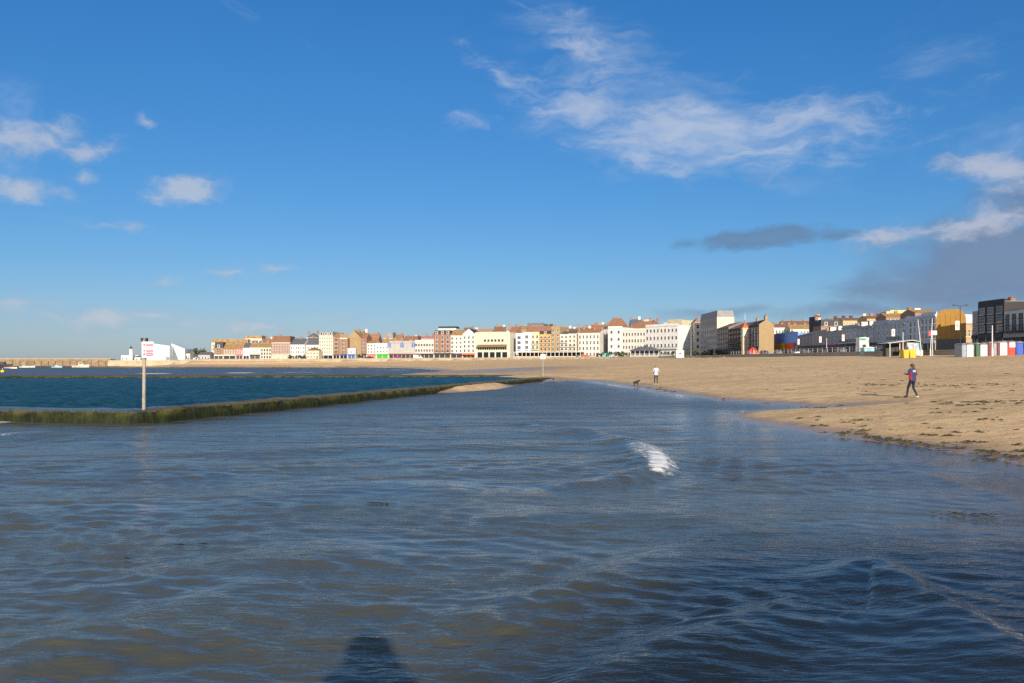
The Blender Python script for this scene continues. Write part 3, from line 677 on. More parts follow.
def bld(name, label, cat, x0, Y0, x1, Y1, ytop, wall, depth=12.0, roof=('flat', 0.6, None), floors=3, bays=3, base=None, shop=None, frame=None, win=None, cornice=None,
        chim=(), dormers=0, bay=0, balcony=0, awning=None, sidewall=None, sidewins=None, group=None, arch=False, wide=False, skip=(), nowin=False, ztop=None, top_gap=0.55, floor0=None):
    """one building; x0..x1 are its front corners seen at distances Y0, Y1; ytop the row of its eaves"""
    a = Vector((wx(x0, Y0), Y0)); c = Vector((wx(x1, Y1), Y1)); t = c - a; w = t.length - 0.03; m = (a + c) / 2
    zb = (tz(m.x, m.y) if base is None else wz(base, m.y)) - 0.25
    h = (wz(ytop, m.y) if ztop is None else ztop) - zb
    root = empty(name, (m.x, m.y, zb), math.atan2(t.y, t.x), label, cat, group)
    frame = frame or TRIM
    # walls: front/back with wall material, ends may differ
    b = MB(); b.box(-w / 2, w / 2, 0, depth, -0.5, h, 0)
    if sidewall is not None:
        for i in (3, 5): b.m[i] = 1
    b.build('wall', [wall, sidewall or wall], root)
    kind, rh, rm = roof; roof_part(root, kind, w, depth, h, rh, rm or LEAD, wall if sidewall is None else sidewall, chim, dormers)
    if cornice is not None:
        q = MB(); q.box(-w / 2, w / 2, -0.22, -0.003, h - 0.45, h - 0.12, 0); q.box(-w / 2, w / 2, -0.32, -0.003, h - 0.12, h + 0.001, 0); q.build('cornice', cornice, root)
    gh = 0.25 + (3.1 if shop is not None else 0.4)
    if floor0: gh = floor0
    if shop is not None:
        q = MB(); fas, dark = shop if isinstance(shop, tuple) else (shop, GLASS)
        q.box(-w / 2 + 0.15, w / 2 - 0.15, -0.28, -0.003, 2.45, 3.1, 0); n = max(2, int(w / 2.4))
        q.box(-w / 2 + 0.15, w / 2 - 0.15, -0.05, -0.003, 0.3, 2.45, 1)
        for i in range(n + 1):
            x = -w / 2 + 0.2 + (w - 0.4) * i / n; q.box(x - 0.09, x + 0.09, -0.12, -0.052, 0.2, 2.448, 2)
        q.build('shopfront', [fas, dark, frame], root)
    if awning is not None:
        q = MB(); q.prism([(-0.3, 3.0), (-1.7, 2.2), (-1.7, 2.1), (-0.3, 2.75)], 'x', -w / 2 + 0.2, w / 2 - 0.2, 0); q.build('awning', awning, root)
    if not nowin and bays:
        fh = (h - gh - top_gap) / floors
        cell = w / bays; ww, wh = win or (min(1.25, cell * 0.5), min(1.9, fh * 0.58))
        if wide: ww = cell * 0.78
        wh = min(wh, fh * 0.8); ww = min(ww, cell * 0.85)
        me = window_mesh(ww, wh - (ww / 2 if arch else 0), frame, 'arch' if arch else ('wide' if wide else 'sash'))
        baymesh = None
        for f in range(floors):
            for k in range(bays):
                if (f, k) in skip: continue
                x = -w / 2 + cell * (k + 0.5); z = gh + fh * f + (fh - wh) * 0.45
                if bay and k < bay: continue
                link_mesh('window', me, root, (x, -0.004, z))
        for k in range(min(bay, bays)):     # a canted bay the height of the upper floors
            x = -w / 2 + cell * (k + 0.5); bw = min(2.6, cell * 0.8); q = MB(); z0, z1 = gh - 0.1, gh + fh * floors - 0.2
            prof = [(x - bw / 2, -0.003), (x - bw * 0.3, -0.75), (x + bw * 0.3, -0.75), (x + bw / 2, -0.003)]
            q.prism(prof, 'z', z0, z1, 0)
            pr2 = [(x - bw / 2 + 0.1, -0.06), (x - bw * 0.3, -0.78), (x + bw * 0.3, -0.78), (x + bw / 2 - 0.1, -0.06)]
            for f in range(floors):
                za = gh + fh * f + fh * 0.18; q.prism(pr2, 'z', za, za + fh * 0.6, 1)
            for px in (-0.3, 0.0, 0.3): q.box(x + bw * px - 0.05, x + bw * px + 0.05, -0.82, -0.76, z0 + 0.2, z1 - 0.1, 2)
            q.build('bay_window', [wall, GLASS, frame], root)
        for f in range(min(balcony, floors)):
            q = MB(); z = gh + fh * f - 0.05; q.box(-w / 2 + 0.2, w / 2 - 0.2, -1.1, -0.006, z, z + 0.14, 0)
            q.box(-w / 2 + 0.2, w / 2 - 0.2, -1.1, -1.05, z + 1.0, z + 1.08, 1)
            n = int(w / 0.3)
            for i in range(n + 1):
                x = -w / 2 + 0.22 + (w - 0.48) * i / n; q.box(x - 0.02, x + 0.02, -1.09, -1.06, z + 0.14, z + 1.0, 1)
            q.build('balcony', [frame, DARK], root)
        if sidewins:
            side, nb = sidewins; me2 = window_mesh(min(1.2, depth / nb * 0.5), wh, frame, 'sash')
            for f in range(floors):
                for k in range(nb):
                    y = depth * (k + 0.5) / nb; z = gh + fh * f + (fh - wh) * 0.45
                    if side == 'l': link_mesh('window', me2, root, (-w / 2 - 0.004, y, z), -math.pi / 2)
                    else: link_mesh('window', me2, root, (w / 2 + 0.004, y, z), math.pi / 2)
    if floors and shop is None and not nowin and floor0 is None:
        q = MB(); dx = w * 0.5 - 0.9; q.box(dx - 0.5, dx + 0.5, -0.05, -0.003, 0.1, 2.2, 0); q.box(dx - 0.62, dx + 0.62, -0.09, -0.003, 2.202, 2.4, 1)
        if gh >= 1.0 or True: q.build('door', [DARK, frame], root)
    return root

_FX = [205, 290, 400, 470, 550, 600, 640, 690]; _FY = [477, 479, 474, 467, 451, 440, 428, 404]
def fy(px, back=0): return float(np.interp(px, _FX, _FY)) + back
def row(name, label, cat, x0, x1, ytop, wall, back=0.0, **k): return bld(name, label, cat, x0, fy(x0, back), x1, fy(x1, back), ytop, wall, **k)
G1, G2, GL, GO = 'brick_house', 'rendered_house', 'terraced_house', 'apartment_block'
cB, cH, cT, cA = 'building', 'house', 'terraced house', 'apartment block'
up = lambda h, m=None: ('gable', h, m or LICHEN)
# --- far row behind the harbour end of the bay, left to right
row(GO, 'wide pale flats rising behind the pink house, topped by a lichen-brown roof', cA, 211.5, 248, 342.5, CREAM, 22, depth=10, roof=('mansard', 2.0, LICHEN), floors=4, bays=11)
row(GO, 'cream penthouse flats with a dark golden flat top, above the narrow white houses', cA, 245, 262, 338.5, OFFW, 28, depth=10, roof=('mansard', 1.8, LICHEN), floors=5, bays=5, wide=True)
row(G1, 'narrow orange brick end house with a tall white bay, first in the far row', cH, 214, 223.3, 348, BRICKO, depth=11, roof=('mansard', 3.4, DKSLATE), floors=3, bays=1, bay=1, dormers=1, shop=(OFFW, GLASS))
row(G1, 'orange brick terrace with a lichen-yellow roof, just left of the pink house', cT, 223.3, 235.8, 348.5, BRICKO, depth=11, roof=up(3.6), floors=3, bays=5, shop=(CREAM, GLASS), chim=((0.1, 0.8, 1.2, BRICKO), (0.9, 0.8, 1.2, BRICKO)))
row(GL, 'coral pink terraced house near the quay with a golden lichen roof', cT, 235.8, 243, 348.5, PINK, depth=11, roof=up(3.6), floors=3, bays=3, shop=(PINK, GLASS), chim=((0.95, 0.9, 1.2, BRICKO),))
row(GL, 'cool white terraced house directly right of the coral pink one', cT, 243, 249.5, 347.8, M((0.66, 0.68, 0.70), name='cool_white'), depth=11, roof=up(3.0, SLATE), floors=3, bays=2, shop=(TRIM, GLASS), chim=((0.9, 0.9, 1.2, GREYR),))
row(GL, 'cream white terrace over a dark shopfront, between cool white house and ivory house', cT, 249.5, 260.5, 347.5, OFFW, depth=11, roof=up(3.0), floors=3, bays=4, shop=(DARK, GLASS), chim=((0.3, 1.0, 1.2, BRICKO), (0.95, 1.0, 1.3, BRICKO)))
row(GL, 'ivory terrace house against the left side of the big brick customs block', cT, 260.5, 271.3, 347.5, PALEYEL, depth=11, roof=up(3.0, LICHEN), floors=3, bays=4, win=(1.2, 1.8), chim=((0.5, 1.0, 1.3, BRICKO),))
row(GO, 'large faded red brick block with a cream ground floor and brown roof', cA, 271.5, 290.4, 342.5, BRICKP, depth=14, roof=('mansard', 3.7, TILEB), floors=4, bays=7, shop=(CREAM, M((0.5, 0.44, 0.33), name='cream_stone')), cornice=OFFW, chim=((0.3, 0.7, 1.4, BRICKP),))
row(GL, 'plain white terrace under a grey slate roof with shrubs along its foot', cT, 290.4, 304.5, 344.5, WHITE, depth=12, roof=up(3.6, SLATE), floors=3, bays=6, chim=((0.5, 0.7, 1.5, BRICKO),))
row(GL, 'white house with steep slate roof, half hidden behind the small yellow pub', cT, 304.5, 319, 344.8, WHITE, 3, depth=12, roof=up(4.2, SLATE), floors=3, bays=5, chim=((0.35, 0.6, 1.4, BRICKO), (0.9, 0.9, 1.4, BRICKO)))
row('corner_pub', 'small pale yellow pub with a hipped brown roof', 'pub', 306.5, 318.8, 350.5, PALEYEL, -9, depth=7, roof=('hip', 2.0, TILEB), floors=2, bays=4, win=(0.9, 1.1))
row('seafront_hotel', 'tall cream hotel with a grey mansard and rows of small windows', 'hotel', 319, 333, 335.6, CREAM, depth=14, roof=('mansard', 2.2, LEAD), floors=5, bays=6, shop=(OFFW, GLASS), cornice=OFFW, dormers=3)
row(G1, 'narrow brick house with one white bay between cream hotel and white tower bay', cH, 333, 339.8, 337, BRICKO, depth=14, roof=('gable', 2.6, LICHEN), floors=4, bays=1, bay=1, shop=(TILEB, GLASS))
row(G1, 'slender white bay-fronted house with orange brick flanks and a white crown', cH, 339.8, 347.6, 338, BRICKO, -1, depth=14, roof=('flat', 2.2, WHITE), floors=4, bays=1, bay=1, cornice=TRIM, shop=(SHOPBLUE, GLASS))
row('gabled_warehouse', 'big mustard stock brick gable, windowless and bright in the sun', cB, 346.4, 361.2, 338.5, STOCK, 4, depth=16, roof=('gable_front', 4.6, LICHEN), nowin=True, chim=((0.5, 0.2, 2.4, STOCK),))
row('corner_shop', 'low white house over a blue shopfront at the foot of the mustard gable', 'shop', 347.6, 355.5, 349.3, WHITE, -1, depth=4.9, floors=1, bays=3, shop=(SHOPBLUE, SHOPBLUE))
row(G1, 'red brick house with a tall narrow white window bay beside the mustard gable', cH, 361.2, 366.8, 338, BRICKR, depth=12, roof=up(2.6, TILEO), floors=4, bays=1, bay=1, shop=(DARK, GLASS))
row(G1, 'red brick block with a steep orange tiled roof behind the coral shopfront', cB, 363.5, 378, 341.5, BRICKR, 16, depth=12, roof=up(4.6, TILEO), floors=4, bays=5, chim=((0.1, 0.4, 1.4, BRICKR), (0.85, 0.4, 1.4, BRICKR)))
row(GL, 'cream house over a coral red shopfront', cT, 366.8, 376.2, 343.2, OFFW, depth=11, roof=up(1.6, LICHEN), floors=3, bays=3, shop=(PINK, PINK))
row(GL, 'bright white house over a green shopfront', cT, 376.2, 388.5, 344.6, WHITE, depth=11, roof=('flat', 0.8, LEAD), floors=2, bays=4, shop=(M((0.05, 0.42, 0.04), name='green_fascia'), M((0.06, 0.36, 0.05), name='green_fascia')))
row(GO, 'dull cream stair-headed block standing up behind the green-fronted shop', cA, 383.5, 393, 338.2, OFFW, 24, depth=10, roof=('mansard', 3.4, LEAD), floors=5, bays=4)
row(GL, 'row of brown gabled roofs behind the grey cinema-like hall', cT, 381, 402.5, 345, BRICKO, 15, depth=10, roof=up(3.8, LICHEN), floors=3, bays=6, chim=((0.2, 0.6, 1.3, BRICKO), (0.6, 0.6, 1.3, BRICKO), (0.9, 0.6, 1.3, BRICKO)))
hall = row('amusement_hall', 'wide grey hall with three tall blue arched windows over a red-brown arcade', 'hall', 388.8, 414.6, 342.2, GREYR, depth=16, roof=('flat', 0.7, LEAD), floors=1, bays=3, nowin=True, shop=(M((0.20, 0.05, 0.04), name='maroon_fascia'), DARK), cornice=GREYR)
hh = 2.6
for q in (-7.2, 0.2, 7.2 - 0.4):
    b = MB(); b.prism([(q - 0.95, 6.6)] + [(q + 0.95 * math.cos(t), 9.0 + 0.95 * math.sin(t)) for t in [math.pi * (1 - i / 8) for i in range(9)]] + [(q + 0.95, 6.6)], 'y', -0.08, -0.003, 0)
    b.box(q - 0.05, q + 0.05, -0.11, -0.082, 6.6, 9.8, 1); b.build('arched_window', [M((0.10, 0.17, 0.42), 0.3, name='blue_glass'), TRIM], hall)
row(G1, 'brick house with a steep brown roof and one white dormer, behind the blue-windowed hall', cH, 403.8, 418.2, 343, BRICKO, 17, depth=9, roof=('mansard', 4.0, TILEB), floors=4, bays=4, dormers=1, chim=((0.85, 0.3, 1.3, BRICKR),))
row('arcade_building', 'long low white and pink arcade with a blue panel in its dark shopfront', 'arcade', 414.8, 433.9, 341.2, PINKW, depth=14, roof=('flat', 0.7, LEAD), floors=2, bays=7, shop=(DARK, DARK), cornice=TRIM, win=(1.2, 1.5))
row(GO, 'teal banded rooftop flats with a dull red cap above the pink arcade', cA, 421, 434, 338.6, M((0.30, 0.42, 0.40), name='teal_render'), 16, depth=9, roof=('mansard', 1.3, M((0.32, 0.10, 0.09), name='red_band')), floors=5, bays=4, wide=True)
bk = row('brick_hotel', 'tall red brick hotel with three white dormers in a dark mansard', 'hotel', 434, 450.6, 334.3, BRICKR, depth=14, roof=('mansard', 2.3, DKSLATE), floors=4, bays=3, shop=(DARK, GLASS), dormers=3, balcony=1, win=(1.3, 1.8))
row(GO, 'white penthouse flats with a dark top on the skyline behind the brick hotel', cA, 438, 456, 328.4, WHITE, 15, depth=9, roof=('mansard', 1.2, DKSLATE), floors=6, bays=5, wide=True)
row(GL, 'white bow-fronted house with golden roof over a dark purple shopfront', cT, 450.6, 462.6, 335.4, OFFW, depth=12, roof=('gable', 3.4, LICHEN), floors=4, bays=3, bay=1, shop=(M((0.10, 0.04, 0.09), name='purple_fascia'), DARK))
row('gabled_house', 'cream white gabled house over an orange awning', cH, 462.6, 475.2, 334.2, OFFW, depth=13, roof=('gable_front', 3.0, DKSLATE), floors=4, bays=3, win=(1.1, 1.5), shop=(M((0.55, 0.10, 0.03), name='orange_fascia'), DARK), awning=M((0.62, 0.13, 0.03), name='orange_canvas'), cornice=None)
row(G1, 'brick block with a white chimney, showing above the cream deco building', cB, 474.5, 492.5, 330, BRICKO, 18, depth=9, roof=('flat', 0.6, LEAD), floors=6, bays=6, chim=((0.02, 1.4, 1.2, TRIM),))
deco = row('deco_pavilion', 'broad cream deco pavilion with a brown canopy and a column-fronted ground floor', 'pavilion', 475.2, 510, 333, CREAM, depth=16, roof=('flat', 0.6, LEAD), nowin=True)
wd = wx(510, fy(510)) - wx(475.2, fy(475.2)); h0 = wz(333, 463) - (tz(-13, 463) - 0.25)
wm = window_mesh(1.15, 1.1, DARK, 'plain')
for k in range(6): link_mesh('window', wm, deco, (-wd / 2 + wd * (0.27 + 0.107 * k), -0.004, h0 - 4.6))
b = MB(); b.prism([(-0.01, h0 - 6.3), (-2.2, h0 - 7.6), (-2.2, h0 - 7.8), (-0.01, h0 - 7.6)], 'x', -wd / 2 + 0.8, wd / 2 - 1.2, 0); b.build('canopy', M((0.20, 0.14, 0.07), name='brown_canopy'), deco)
b = MB(); b.box(-wd / 2 + 0.8, wd / 2 - 1.2, -0.05, -0.004, h0 - 9.2, h0 - 7.9, 0)
for k in range(14): x = -wd / 2 + 0.8 + (wd - 2) * k / 13; b.box(x - 0.12, x + 0.12, -0.12, -0.052, h0 - 9.2, h0 - 7.9, 1)
b.build('strip_window', [GLASS, TRIM], deco)
b = MB(); b.box(-wd / 2 + 0.3, wd / 2 - 0.3, -0.05, -0.004, 0.2, 3.6, 0); b.build('ground_floor_glazing', GLASS, deco)
for k in range(6):
    b = MB(); x = -wd / 2 + 0.5 + (wd - 1) * k / 5; b.box(x - 0.35, x + 0.35, -0.5, -0.06, -0.3, 3.7, 0); b.build('column', OFFW, deco)
row(G1, 'orange brick house with a shaded dark flank beside the cream deco pavilion', cH, 508.5, 516.2, 331.5, BRICKO, 13, depth=14, roof=('gable', 3.0, TILEO), floors=5, bays=2)
row('stair_tower_block', 'stock brick chimney-like block behind the pale blue houses', cB, 517.5, 526.5, 329, STOCK, 22, depth=8, roof=('gable', 2.0, LICHEN), floors=5, bays=2)
row(GL, 'pale blue bay-fronted house, leftmost of the two blue ones', cT, 515.8, 523.4, 334.2, ICE, depth=12, roof=('flat', 0.6, SLATE), floors=3, bays=1, bay=1, cornice=TRIM, floor0=4.6)
row(GL, 'paler blue bay-fronted house touching the yellow cream house', cT, 523.4, 531, 333.2, M((0.60, 0.66, 0.74), name='ice_blue'), depth=12, roof=('flat', 0.6, SLATE), floors=3, bays=1, bay=1, cornice=TRIM, floor0=4.6)
row(GO, 'dark glazed penthouse box at the highest point behind the yellow balconied flats', cA, 527.5, 543.5, 323.8, M((0.16, 0.17, 0.18), 0.4, name='dark_cladding'), 32, depth=10, roof=('flat', 0.5, DKSLATE), floors=7, bays=4, wide=True)
row(GL, 'long red-orange roofed terrace running behind the cream and yellow houses', cT, 526, 549.5, 331.4, BRICKR, 16, depth=10, roof=('gable', 3.0, TILEO), floors=4, bays=7, chim=((0.05, 0.6, 1.3, BRICKR), (0.96, 0.9, 1.6, DKBRICK)))
row(GL, 'pale yellow cream house right of the two blue bay-fronted houses', cT, 531, 539.3, 333, PALEYEL, depth=12, roof=('flat', 0.6, SLATE), floors=3, bays=2, balcony=2, floor0=4.6)
row(GO, 'ochre yellow flats with stacked balconies', cA, 539.3, 551.2, 334.2, M((0.60, 0.36, 0.10), name='ochre_render'), depth=12, roof=('mansard', 1.8, DKSLATE), floors=4, bays=3, balcony=4, floor0=3.8, dormers=1)
row(G1, 'tall stock brick house with white window bays right of the ochre flats', cH, 551.2, 560, 327, STOCK, depth=12, roof=('flat', 0.5, LEAD), floors=5, bays=2, bay=1, floor0=3.8, chim=((0.1, 0.8, 1.0, STOCK),))
row(GL, 'white house with grey iron balconies, left half of the balconied pair', cT, 560, 568.2, 334, OFFW, depth=12, roof=('gable', 1.6, SLATE), floors=4, bays=2, balcony=3, floor0=3.8, chim=((0.5, 1.0, 1.3, BRICKO),))
row(GL, 'ivory house with iron balconies, right half of the balconied pair', cT, 568.2, 576.4, 333.4, CREAM, depth=12, roof=('gable', 1.6, SLATE), floors=4, bays=2, balcony=2, floor0=3.8, chim=((0.9, 1.1, 1.4, BRICKO),))
row(GL, 'brown tile roofed houses packed behind the white balconied pair', cT, 558, 592, 333, BRICKO, 20, depth=11, roof=('gable', 2.8, TILEB), floors=4, bays=9, chim=((0.15, 0.5, 1.3, BRICKO), (0.4, 0.5, 1.3, OFFW), (0.62, 0.5, 1.3, BRICKO), (0.85, 1.0, 1.3, OFFW)))
row('seafront_hotel', 'plain ivory hotel with a thin iron balcony above the red-marked shelter wall', 'hotel', 578.2, 599.6, 332.8, OFFW, depth=13, roof=('gable', 2.0, TILEO), floors=4, bays=6, balcony=1, chim=((0.1, 0.7, 1.3, BRICKO), (0.6, 0.7, 1.3, BRICKO), (0.95, 0.7, 1.3, BRICKO)))
row(GL, 'long orange tiled roof terrace stepping up behind the ivory hotel', cT, 587, 613, 329.5, BRICKO, 26, depth=11, roof=('gable', 3.0, TILEO), floors=5, bays=8, chim=((0.2, 0.5, 1.4, BRICKO), (0.7, 0.5, 1.4, BRICKO)))
row('gabled_tower_house', 'red gabled house with a pointed top, the peak above the white terraces', cH, 607.5, 619, 325, BRICKR, 34, depth=12, roof=('gable_front', 4.2, TILEO), floors=6, bays=3)
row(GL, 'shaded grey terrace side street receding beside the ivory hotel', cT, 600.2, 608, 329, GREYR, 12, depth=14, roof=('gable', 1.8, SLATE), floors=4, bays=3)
row(GL, 'four storey bright white terrace end house above the hedge', cT, 608, 622.3, 327.4, WHITE, depth=14, roof=('flat', 0.6, LEAD), floors=4, bays=2, cornice=TRIM, win=(1.3, 1.6), sidewins=('l', 3))
row(GL, 'long white terrace with iron balconies, between end house and the grand white hotel', cT, 622.3, 645.6, 329.8, OFFW, depth=14, roof=('flat', 0.6, LEAD), floors=4, bays=8, balcony=1, cornice=TRIM, win=(1.0, 1.6))
row(GL, 'broad orange tiled roof with a pale cupola behind the long white terrace', cT, 626, 653, 327, BRICKO, 24, depth=12, roof=('hip', 3.4, TILEO), floors=5, bays=8, chim=((0.55, 0.7, 2.4, CREAM),))
row('grand_hotel', 'grand white seafront hotel with two dark balcony lines and many small windows', 'hotel', 645.6, 678.2, 325.6, WHITE, depth=15, roof=('flat', 0.7, LEAD), floors=4, bays=9, balcony=2, cornice=TRIM, win=(1.2, 1.7), chim=((0.4, 1.6, 1.6, OFFW), (0.55, 1.2, 1.6, OFFW)))
row('plain_tower_block', 'blank cream block with a flat top behind the grand white hotel', cA, 668, 682.2, 320.3, M((0.52, 0.46, 0.30), name='dull_cream'), 30, depth=10, roof=('flat', 0.5, LEAD), floors=6, bays=2, skip=[(5, 0), (5, 1), (4, 0), (4, 1)])
row(G1, 'red brick house in the side street gap right of the grand hotel', cH, 678.6, 687, 330, BRICKR, 30, depth=10, roof=('gable', 2.2, TILEO), floors=4, bays=3, chim=((0.8, 1.0, 1.2, OFFW),))
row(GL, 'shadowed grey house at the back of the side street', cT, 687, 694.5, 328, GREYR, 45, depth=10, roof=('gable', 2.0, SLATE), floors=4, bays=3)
row('narrow_tower_house', 'slim cream house with a red chimney, left of the large dark-sided hotel', cH, 694.5, 701, 322, CREAM, 8, depth=8, roof=('hip', 1.6, TILEO), floors=5, bays=1, chim=((0.7, 0.8, 1.2, BRICKR),))
# --- right of the gap
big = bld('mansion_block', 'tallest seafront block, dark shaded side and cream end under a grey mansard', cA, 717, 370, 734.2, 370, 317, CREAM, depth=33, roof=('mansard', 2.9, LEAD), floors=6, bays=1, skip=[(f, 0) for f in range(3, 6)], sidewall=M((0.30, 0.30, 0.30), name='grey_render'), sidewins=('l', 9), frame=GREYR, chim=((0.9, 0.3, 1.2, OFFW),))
def side(name, label, cat, X, x0, x1, ytop, wall, **k):
    Y0, Y1 = X * F / (x0 - 512.0), X * F / (x1 - 512.0)
    return bld(name, label, cat, x0, Y0, x1, Y1, ytop, wall, **k)
side(GL, 'dark terrace with a small pointed gable in front of the tallest block', cT, 86, 717, 728.5, 328, M((0.17, 0.16, 0.14), name='dark_render'), depth=11, roof=('gable', 2.2, TILEB), floors=4, bays=5, frame=GREYR, shop=(DARK, DARK))  # front in one even dark tone
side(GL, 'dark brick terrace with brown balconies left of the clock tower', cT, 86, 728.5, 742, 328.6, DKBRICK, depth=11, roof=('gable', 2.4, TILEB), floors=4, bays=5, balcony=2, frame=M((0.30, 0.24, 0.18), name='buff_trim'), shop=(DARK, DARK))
side(GL, 'narrow brown-roofed house tucked directly behind the clock tower', cT, 86.6, 742.2, 748, 327.5, BRICKR, depth=9, roof=('gable', 2.4, TILEO), floors=4, bays=2, shop=(DARK, DARK))
side('slate_fronted_house', 'black-fronted house with tall white windows and a sunlit stock brick gable end', cH, 86, 748.2, 759, 325.5, M((0.05, 0.05, 0.06), name='black_render'), depth=5.2, roof=('gable', 1.8, DKSLATE), floors=3, bays=4, win=(1.2, 2.4), sidewall=STOCK, shop=(DARK, DARK), chim=((0.93, 1.2, 1.4, STOCK), (0.2, 0.8, 1.2, STOCK)))
bluem = M((0.16, 0.36, 0.80), 0.6, 0.12, name='blue_cladding')
ah = side('amusement_arcade', 'blue-clad arcade with a yellow and red lit-up fascia', 'arcade', 95, 773.5, 798, 334.3, bluem, depth=14, roof=('flat', 0.5, LEAD), nowin=True, shop=(M((0.62, 0.30, 0.02), name='yellow_fascia'), DARK))
b = MB(); b.box(1.5, 11.0, -0.45, -0.29, 2.3, 4.3, 0); b.build('fascia', M((0.62, 0.06, 0.02), 0.5, name='red_fascia'), ah)
b = MB(); b.box(-11.5, 0.5, -0.45, -0.29, 2.4, 4.6, 0); b.build('fascia', M((0.70, 0.38, 0.02), 0.5, name='yellow_panel'), ah)
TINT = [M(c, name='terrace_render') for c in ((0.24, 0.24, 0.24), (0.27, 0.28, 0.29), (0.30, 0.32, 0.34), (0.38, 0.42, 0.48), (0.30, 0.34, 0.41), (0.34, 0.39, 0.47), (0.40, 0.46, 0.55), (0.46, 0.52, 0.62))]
TX = [798.3, 812, 826, 842, 857, 873, 890, 905, 921, 936]
TOPS = [335, 332.6, 331.2, 327, 326.4, 322.8, 322.0, 318.8, 315.2]
TL = ['drab grey terrace house beside the blue-clad arcade, in shade', 'shaded grey terrace house with a white banner post before it', 'mid grey terrace house behind the plain white lamp post', 'pale blue-grey terrace house behind the second white banner',
      'blue-grey terrace house behind the green and white kiosk', 'blue-grey terrace house right of the green and white kiosk', 'blue-shaded terrace house with regular tall dark windows, behind the mural hut', 'bluish white terrace house with a long pale shop canopy',
      'tallest bluish terrace house, next to the gold building']
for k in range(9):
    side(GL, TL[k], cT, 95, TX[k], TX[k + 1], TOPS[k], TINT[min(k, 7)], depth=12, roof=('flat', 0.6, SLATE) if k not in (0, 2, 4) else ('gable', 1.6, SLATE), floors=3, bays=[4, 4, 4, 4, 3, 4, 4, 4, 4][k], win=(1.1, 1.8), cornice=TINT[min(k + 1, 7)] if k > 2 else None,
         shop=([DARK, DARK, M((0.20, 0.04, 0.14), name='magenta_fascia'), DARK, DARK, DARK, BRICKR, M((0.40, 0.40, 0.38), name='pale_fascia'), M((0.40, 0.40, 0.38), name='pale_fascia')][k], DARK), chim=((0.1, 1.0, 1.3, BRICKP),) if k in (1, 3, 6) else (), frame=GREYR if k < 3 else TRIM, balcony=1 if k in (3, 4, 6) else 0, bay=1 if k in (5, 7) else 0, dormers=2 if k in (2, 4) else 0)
# gold clad pavilion: rounded shoulders
gx0, gx1, gY = wx(936, 161), wx(966, 161), 161.0
gold = empty('gold_pavilion', ((wx(936, 161) + wx(966, 158.4)) / 2, 159.7, tz((gx0 + gx1) / 2, gY) - 0.2), R(-28), 'gold-clad pavilion with a round-shouldered top catching the sun', 'pavilion')
gw = math.hypot(wx(966, 158.4) - wx(936, 161), 2.6); gh_ = wz(309.5, gY) - (tz((gx0 + gx1) / 2, gY) - 0.2)
prof = [(-gw / 2, -0.4)] + [(gw / 2 * math.copysign(abs(math.cos(t)) ** 0.55, -math.cos(t)), gh_ - 2.4 + 2.4 * math.sin(t) ** 0.8) for t in [math.pi * i / 18 for i in range(19)]] + [(gw / 2, -0.4)]
b = MB(); b.prism(prof, 'y', 0, 13, 0)
GOLD = M((0.34, 0.18, 0.03), 0.5, 0.15, 1.5, metal=0.0, name='gold_cladding'); b.build('shell', GOLD, gold)
b = MB(); b.box(-gw / 2 + 0.2, gw / 2 - 0.2, -0.08, -0.003, 0.2, 2.6, 0); b.build('glazed_front', GLASS, gold)
for k in range(1, 6):
    b = MB(); x = -gw / 2 + gw * k / 6; b.box(x - 0.05, x + 0.05, -0.05, -0.003, 2.7, gh_ - 1.2, 0); b.build('cladding_rib', GOLD, gold)
side('narrow_shop_house', 'narrow dark blue-grey house squeezed against the black hotel', cH, 82.5, 972.3, 977.8, 314.5, M((0.24, 0.26, 0.28), name='blue_grey'), depth=11, floors=3, bays=1, frame=GREYR, shop=(DARK, DARK))
bh = side('black_hotel', 'black-clad three storey hotel with three bright square top windows', 'hotel', 82.3, 977.9, 1004.2, 303, M((0.013, 0.012, 0.015), 0.6, name='black_cladding'), depth=13, roof=('flat', 0.5, LEAD), floors=3, bays=3, win=(1.8, 2.0), frame=M((0.30, 0.34, 0.38), name='sky_reflection_trim'), shop=(DARK, DARK), chim=((0.25, 0.7, 1.6, BRICKO),))  # frames lightened to stand in for sky reflected in the panes
side(GL, 'shaded white terrace with cream chimneys at the far right edge', cT, 82.0, 1004.3, 1062, 307.8, M((0.42, 0.46, 0.52), name='shaded_white'), depth=12, roof=('gable', 1.0, SLATE), floors=3, bays=8, win=(1.0, 1.6), frame=DARK, shop=(M((0.30, 0.33, 0.38), name='grey_fascia'), DARK), chim=((0.05, 1.6, 1.5, CREAM), (0.27, 0.8, 1.2, POT), (0.33, 1.6, 2.0, CREAM)), balcony=1)
